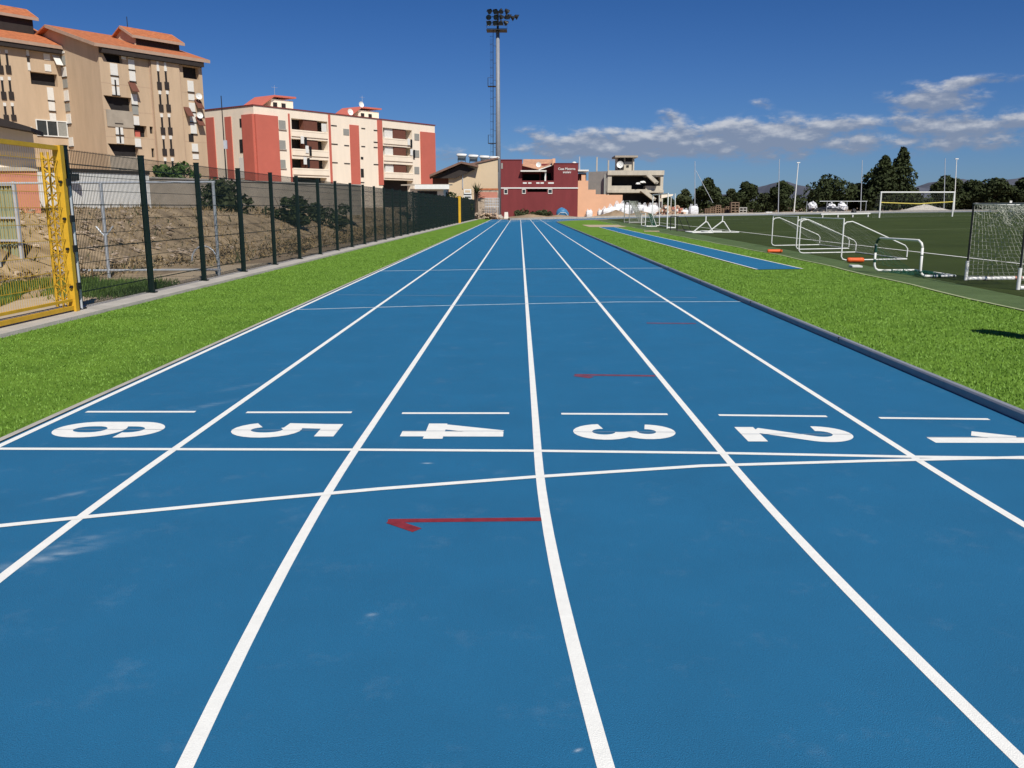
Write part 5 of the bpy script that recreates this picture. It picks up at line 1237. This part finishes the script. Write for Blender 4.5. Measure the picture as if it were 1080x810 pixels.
for pp, L_, bd in ((a,1.05,[(.25,.30),(.62,.66)]),(c,.85,[(.1,.16),(.30,.42),(.9,.97)])): banded('side_tube', [(pp.x+.22,pp.y,.04),(pp.x+L_,pp.y+.1,.04)], bd)
banded('rear_tube', [(a.x+1.05,a.y+.1,.04),(c.x+.85,c.y+.1,.04)], [(.2,.5)])
b = MB(); net(b, [(a.x+.1,a.y,.03),(c.x+.1,c.y,.03),(c.x+.85,c.y+.1,.05),(a.x+1.05,a.y+.1,.05)], 22, 12, .004, 0, 7, .03); net(b, [(a.x,a.y,.2),(a.x+1.0,a.y+.1,.05),(a.x+.5,a.y,.35),(a.x,a.y,h-.2)], 8, 8, .003, .05, 8, .02); b.build('net', M['netgreen'], o)
# near netted goal at the right edge
a = ground(1018.5,295.5); c = ground(1073.5,305.5); h = aty(1024.5,215,a.y).z-H(a.x); dp = 1.1
o = thing('netted_goal', 'white based goal with a pale bunched net at the right edge of the photo', 'goal', ((a.x+c.x)/2,(a.y+c.y)/2,0))
for p in (a, c):
    b = MB(); z = H(p.x); b.tube([(p.x,p.y,z),(p.x,p.y,z+.42)], .036, 10); u_ = b.build('upright', M['white'], o)
    b = MB(); b.tube([(p.x,p.y,z+.42),(p.x,p.y,z+h)], .020, 10); b.build('upper_tube', M['black'], u_)
    b = MB(); b.tube([(p.x+.036,p.y,z+.036),(p.x+2.4,p.y-.05,z+.06)], .04, 10); b.build('base_tube', M['white'], o)
b = MB(); b.tube([(a.x,a.y,H(a.x)+h),(c.x,c.y,H(c.x)+h)], .016, 10); b.build('crossbar', M['shutterg'], o)
b = MB(); b.tube([(a.x+2.4,a.y-.05,H(a.x)+.06),(c.x+2.4,c.y-.05,H(c.x)+.06)], .036, 8); b.build('rear_tube', M['white'], o)
b = MB()
for p in (a, c): b.tube([(p.x+.03,p.y,H(p.x)+h),(p.x+1.0,p.y,H(p.x)+h-.03)], .022, 6)
b.tube([(a.x+1.0,a.y,H(a.x)+h-.03),(c.x+1.0,c.y,H(c.x)+h-.03)], .022, 6); b.build('top_frame', M['white'], o)
b = MB(); za_ = H(a.x)
net(b, [(a.x+.03,a.y,za_+.1),(a.x+2.3,a.y-.05,za_+.1),(a.x+1.0,a.y,za_+h-.03),(a.x+.03,a.y,za_+h-.03)], 20, 18, .005, .04, 1, .014)
net(b, [(a.x+2.3,a.y-.05,za_+.1),(c.x+2.3,c.y-.05,za_+.1),(c.x+1.0,c.y,za_+h-.03),(a.x+1.0,a.y,za_+h-.03)], 24, 18, .005, .10, 2, .014)
net(b, [(c.x+.03,c.y,za_+.1),(c.x+2.3,c.y-.05,za_+.1),(c.x+1.0,c.y,za_+h-.03),(c.x+.03,c.y,za_+h-.03)], 20, 18, .005, .04, 3, .014)
net(b, [(a.x+.03,a.y,za_+h-.03),(a.x+1.0,a.y,za_+h-.03),(c.x+1.0,c.y,za_+h-.03),(c.x+.03,c.y,za_+h-.03)], 12, 20, .005, .16, 4, .05)
rn = random.Random(17)     # slack net bunched under the crossbar
for i in range(90):
    f = rn.random(); x0_ = a.x+rn.uniform(.0,1.0); y0_ = a.y+(c.y-a.y)*f; zz = za_+h-.03; P = [(x0_,y0_,zz)]
    for k in range(6): x0_ += rn.uniform(-.09,.16); y0_ += rn.uniform(-.12,.12); zz -= rn.uniform(-.02,.13); P.append((x0_,y0_,zz))
    b.tube(P, .005, 3, caps=False)
b.build('net', M['net'], o)
b = MB(); q = ground(1053,294); b.tube([(a.x+.35,a.y+.0,za_+.036),(a.x+.6,a.y-.005,za_+.04)], .044, 8); b.build('red_tape', M['salmon'], o)
b = MB(); b.tube([(a.x+1.05,a.y-.03,za_+.045),(a.x+1.2,a.y-.03,za_+.05)], .046, 8); b.tube([(a.x+1.12,a.y-.03,za_+.05),(a.x+1.12,a.y-.03,za_+.22)], .02, 6); b.build('red_tape', M['salmon'], o)
# far A-frame goals, tall goal, dark goal, dense net goal
def aframe(label, px, py, w, h, Lx):
    p = ground(px,py); o = thing('folded_goal', label, 'folded goal', (p.x,p.y,H(p.x)), 'folded white goals by the runway'); z = H(p.x)+.05
    b = MB(); b.tube([(p.x-w*.62,p.y,z),(p.x-.03,p.y,z+h),(p.x+.08,p.y,z+h),(p.x+w*.38,p.y,z)], .036, 8); b.build('side_frame', M['white'], o)
    b = MB(); b.tube([(p.x,p.y+.05,z+h),(p.x,p.y+.05,z+h*1.55)], .035, 8); b.build('upright', M['white'], o)
    b = MB(); b.tube([(p.x-w*.62,p.y,z),(p.x+w*.38+Lx,p.y,z)], .036, 8); b.tube([(p.x-w*.62,p.y+2.2,z),(p.x+.5,p.y+2.2,z)], .036, 8); b.tube([(p.x-w*.62,p.y,z),(p.x-w*.62,p.y+2.2,z)], .036, 8); b.build('ground_frame', M['white'], o)
aframe('left one of two folded white goals standing like an inverted V', 744, 246.3, 1.25, .62, 0.0); aframe('right one of two folded white goals standing like an inverted V', 761.5, 245.8, 1.35, .62, .5)
def simple_goal(label, pxn, pyn, w, h, dep, m, r, nm=None, dense=10):
    p = ground(pxn, pyn); o = thing('youth_goal', label, 'goal', (p.x,p.y,H(p.x))); z = H(p.x)
    for y in (p.y, p.y+w): b = MB(); b.tube([(p.x,y,z-.05),(p.x,y,z+h)], r, 8); b.build('post', M[m], o)
    b = MB(); b.tube([(p.x,p.y,z+h),(p.x,p.y+w,z+h)], r, 8); b.build('crossbar', M[m], o)
    b = MB(); [b.tube([(p.x,y,z+.05),(p.x+dep,y,z+.05)], r, 6) for y in (p.y,p.y+w)]; b.tube([(p.x+dep,p.y,z+.05),(p.x+dep,p.y+w,z+.05)], r, 6); [b.tube([(p.x+dep,y,z+.05),(p.x+.5,y,z+h)], r*.7, 6) for y in (p.y,p.y+w)]; b.build('ground_frame', M[m], o)
    if nm: b = MB(); net(b, [(p.x+.1,p.y,z+.05),(p.x+dep,p.y,z+.05),(p.x+.8,p.y,z+h),(p.x+.1,p.y,z+h)], dense, dense, .010, 0, 1, .02); net(b, [(p.x+dep,p.y,z+.05),(p.x+dep,p.y+w,z+.05),(p.x+.5,p.y+w,z+h),(p.x+.5,p.y,z+h)], dense*2, dense, .010, 0, 1, .02); b.build('net', M[nm], o)
simple_goal('tall white goal seen from the side beside the sand pit, thin uprights', 703.5, 241, 7.3, 2.5, .6, 'white', .045)
simple_goal('goal with dense pale net, farthest of the goals along the runway', 663.5, 235.5, 4.0, 2.1, 1.5, 'shutterg', .05, 'net', 12)
simple_goal('small white goal with green net between the dense net goal and the tall posts', 680.5, 239.5, 2.2, 1.05, .9, 'white', .035, 'netgreen', 8)
simple_goal('black framed goal with white ground bar left of the folded goals', 714, 244, 2.5, .95, .9, 'black', .03)
for px,py,lab in ((687,244.2,'flat wooden board lying on the turf left of the black framed goal'),(902,281.5,'pale strip of scrap lying beside the orange roll')):
    q = ground(px,py); L_ = .5 if px < 800 else .12; o = MB(); o.hexa([(q.x-L_,q.y-.12,.0),(q.x+L_,q.y-.2,.0),(q.x+L_,q.y+.1,.0),(q.x-L_,q.y+.16,.0)],[(q.x-L_,q.y-.12,.04),(q.x+L_,q.y-.2,.04),(q.x+L_,q.y+.1,.05),(q.x-L_,q.y+.16,.05)])
    tag(o.build('scrap_board', M['sand' if px < 800 else 'white'], origin=(q.x,q.y,0)), lab, 'board')
# drum added out of view past the right edge to cast the turf shadow
bx, by = 6.48, 10.42
o = thing('shadow_caster', 'added unseen dark drum on the turf just right of the photo, throwing the dark shadow', 'shadow caster', (bx,by,0))
b = MB(); b.lathe((bx,by,0), [(0,.17),(.02,.19),(.85,.22),(.86,.235),(.90,.235)], 20); b.build('drum', M['dkgreen'], o, smooth=True)
b = MB(); b.lathe((bx,by,.90), [(0,.24),(.06,.22),(.14,.12),(.16,.02)], 20); b.build('lid', M['dkgreen'], o, smooth=True)

# ------------------------------------------------------------------ far hills
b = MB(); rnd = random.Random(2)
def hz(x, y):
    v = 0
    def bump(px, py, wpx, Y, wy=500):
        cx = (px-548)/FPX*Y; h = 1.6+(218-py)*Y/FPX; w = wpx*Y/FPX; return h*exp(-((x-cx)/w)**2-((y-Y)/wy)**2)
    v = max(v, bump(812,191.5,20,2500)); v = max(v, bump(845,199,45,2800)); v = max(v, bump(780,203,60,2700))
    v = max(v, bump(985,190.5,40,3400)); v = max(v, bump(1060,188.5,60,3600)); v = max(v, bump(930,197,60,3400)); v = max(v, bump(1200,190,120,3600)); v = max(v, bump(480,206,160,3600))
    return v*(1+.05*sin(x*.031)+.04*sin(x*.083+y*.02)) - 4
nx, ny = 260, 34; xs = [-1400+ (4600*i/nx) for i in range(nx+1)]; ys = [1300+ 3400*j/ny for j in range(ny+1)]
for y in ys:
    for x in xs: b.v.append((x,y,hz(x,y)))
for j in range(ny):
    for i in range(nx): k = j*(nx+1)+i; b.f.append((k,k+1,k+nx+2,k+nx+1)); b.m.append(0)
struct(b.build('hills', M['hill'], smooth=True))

# ------------------------------------------------------------------ light and sky
SAZ = Vector((.36,-.933)); SEL = radians(47)
sd = bpy.data.lights.new('sun', 'SUN'); sd.energy = 5.0; sd.angle = radians(.53); sd.color = (1,.955,.88)
so = bpy.data.objects.new('sun', sd); COL.objects.link(so)
so.rotation_euler = Vector((-SAZ.x*cos(SEL), -SAZ.y*cos(SEL), -sin(SEL))).to_track_quat('-Z','Y').to_euler(); so.location = (30,-40,60)
w = bpy.data.worlds.new('World'); S.world = w; w.use_nodes = True; nt = w.node_tree; N = nt.nodes; L = nt.links
bg = N['Background']; SKYS = .075; bg.inputs['Strength'].default_value = SKYS
sky = N.new('ShaderNodeTexSky'); sky.sky_type = 'NISHITA'; sky.sun_disc = False; sky.sun_elevation = SEL; sky.sun_rotation = math.atan2(SAZ.x, SAZ.y)
sky.air_density = 1.0; sky.dust_density = .15; sky.ozone_density = 3.0
X = NX(nt); tc = N.new('ShaderNodeTexCoord'); sp = N.new('ShaderNodeSeparateXYZ'); L.new(tc.outputs['Generated'], sp.inputs[0])
az = X.m('MULTIPLY', X.m('ARCTAN2', sp.outputs[0], sp.outputs[1]), 57.2958); el = X.m('MULTIPLY', X.m('ARCSINE', sp.outputs[2]), 57.2958)
CL = [  # px, py, half width px, half height px, weight
 (612,150,34,11,.80),(665,146,50,11,.90),(735,143,50,13,1.0),(800,138,36,13,1.05),(845,142,40,13,1.0),(884,131,17,7,.95),(770,158,120,12,.85),(640,160,60,10,.7),
 (983,103,36,10,1.6),(1033,85,40,4.5,.85),(975,130,50,9,1.0),(1045,132,50,10,1.0),(1000,150,70,10,.7),(706,121,12,6,.8),(803,109,11,5,.6),(912,148,26,6,.6),(470,163,28,8,.75),(560,140,22,8,.45),(570,158,40,9,.6),(440,176,30,5,.4),
 (1200,120,60,14,1.0),(1320,100,80,12,.9),(-150,150,90,14,.8)]
tot = None; num = None
for (px,py,sx,sy,wt) in CL:
    d = ray(px,py); a0 = math.degrees(math.atan2(d.x,d.y)); e0 = math.degrees(math.asin(d.z/d.length)); k = 57.3/FPX
    g_ = X.m('MULTIPLY', X.gauss(az, el, a0, e0, sx*k, sy*k), wt); tot = g_ if tot is None else X.m('ADD', tot, g_)
    h_ = X.m('MULTIPLY', g_, X.m('DIVIDE', X.m('SUBTRACT', el, e0), sy*k)); num = h_ if num is None else X.m('ADD', num, h_)
topness = X.m('DIVIDE', num, X.m('ADD', tot, .02))
cv = N.new('ShaderNodeCombineXYZ'); L.new(X.m('MULTIPLY', az, .62), cv.inputs[0]); L.new(X.m('MULTIPLY', el, 1.45), cv.inputs[1])
n1 = N.new('ShaderNodeTexNoise'); n1.inputs['Scale'].default_value = .9; n1.inputs['Detail'].default_value = 9; n1.inputs['Roughness'].default_value = .58; L.new(cv.outputs[0], n1.inputs['Vector'])
cv2 = N.new('ShaderNodeCombineXYZ'); L.new(X.m('MULTIPLY', az, .62), cv2.inputs[0]); L.new(X.m('ADD', X.m('MULTIPLY', el, 1.45), .55), cv2.inputs[1])
n2 = N.new('ShaderNodeTexNoise'); n2.inputs['Scale'].default_value = .9; n2.inputs['Detail'].default_value = 5; n2.inputs['Roughness'].default_value = .5; L.new(cv2.outputs[0], n2.inputs['Vector'])
dens = X.m('ADD', X.m('MULTIPLY', tot, .72), X.m('MULTIPLY', X.m('MULTIPLY', X.m('SUBTRACT', n1.outputs['Fac'], .5), 2.6), X.m('MINIMUM', X.m('MULTIPLY', tot, 2.0), 1.0)))
mr = N.new('ShaderNodeMapRange'); mr.interpolation_type = 'SMOOTHSTEP'; mr.inputs[1].default_value = .10; mr.inputs[2].default_value = .86; L.new(dens, mr.inputs[0])
# lit tops: density now minus density a little higher up
top = X.m('SUBTRACT', n1.outputs['Fac'], n2.outputs['Fac'])
top = X.m('ADD', X.m('MULTIPLY', top, 1.6), X.m('MULTIPLY', topness, .42))
mr2 = N.new('ShaderNodeMapRange'); mr2.interpolation_type = 'SMOOTHSTEP'; mr2.inputs[1].default_value = -.12; mr2.inputs[2].default_value = .62; L.new(top, mr2.inputs[0])
cc = N.new('ShaderNodeMix'); cc.data_type = 'RGBA'; L.new(mr2.outputs[0], cc.inputs[0]); cc.inputs[6].default_value = (.225/SKYS,.272/SKYS,.375/SKYS,1); cc.inputs[7].default_value = (.62/SKYS,.63/SKYS,.66/SKYS,1)
hs = N.new('ShaderNodeHueSaturation'); hs.inputs['Saturation'].default_value = 1.0; L.new(sky.outputs[0], hs.inputs['Color'])
tr = N.new('ShaderNodeMapRange'); tr.inputs[1].default_value = 0; tr.inputs[2].default_value = 13; L.new(el, tr.inputs[0])
tm = N.new('ShaderNodeMix'); tm.data_type = 'RGBA'; L.new(tr.outputs[0], tm.inputs[0]); tm.inputs[6].default_value = (.34,.525,.93,1); tm.inputs[7].default_value = (.19,.415,.785,1)
tx = N.new('ShaderNodeMix'); tx.data_type = 'RGBA'; tx.blend_type = 'MULTIPLY'; tx.inputs[0].default_value = 1; L.new(hs.outputs[0], tx.inputs[6]); L.new(tm.outputs[2], tx.inputs[7])
fm = N.new('ShaderNodeMix'); fm.data_type = 'RGBA'; L.new(X.m('MULTIPLY', mr.outputs[0], .84), fm.inputs[0]); L.new(tx.outputs[2], fm.inputs[6]); L.new(cc.outputs[2], fm.inputs[7])
L.new(fm.outputs[2], bg.inputs['Color'])

S.view_settings.view_transform = 'Standard'; S.view_settings.look = 'None'; S.view_settings.gamma = 1; S.view_settings.exposure = 0; S.view_settings.use_curve_mapping = False
S.cycles.max_bounces = 6; S.cycles.diffuse_bounces = 3; S.cycles.glossy_bounces = 3; S.cycles.transparent_max_bounces = 6
S.cycles.use_denoising = True
for m in bpy.data.materials:
    if '_mix' in m: del m['_mix']
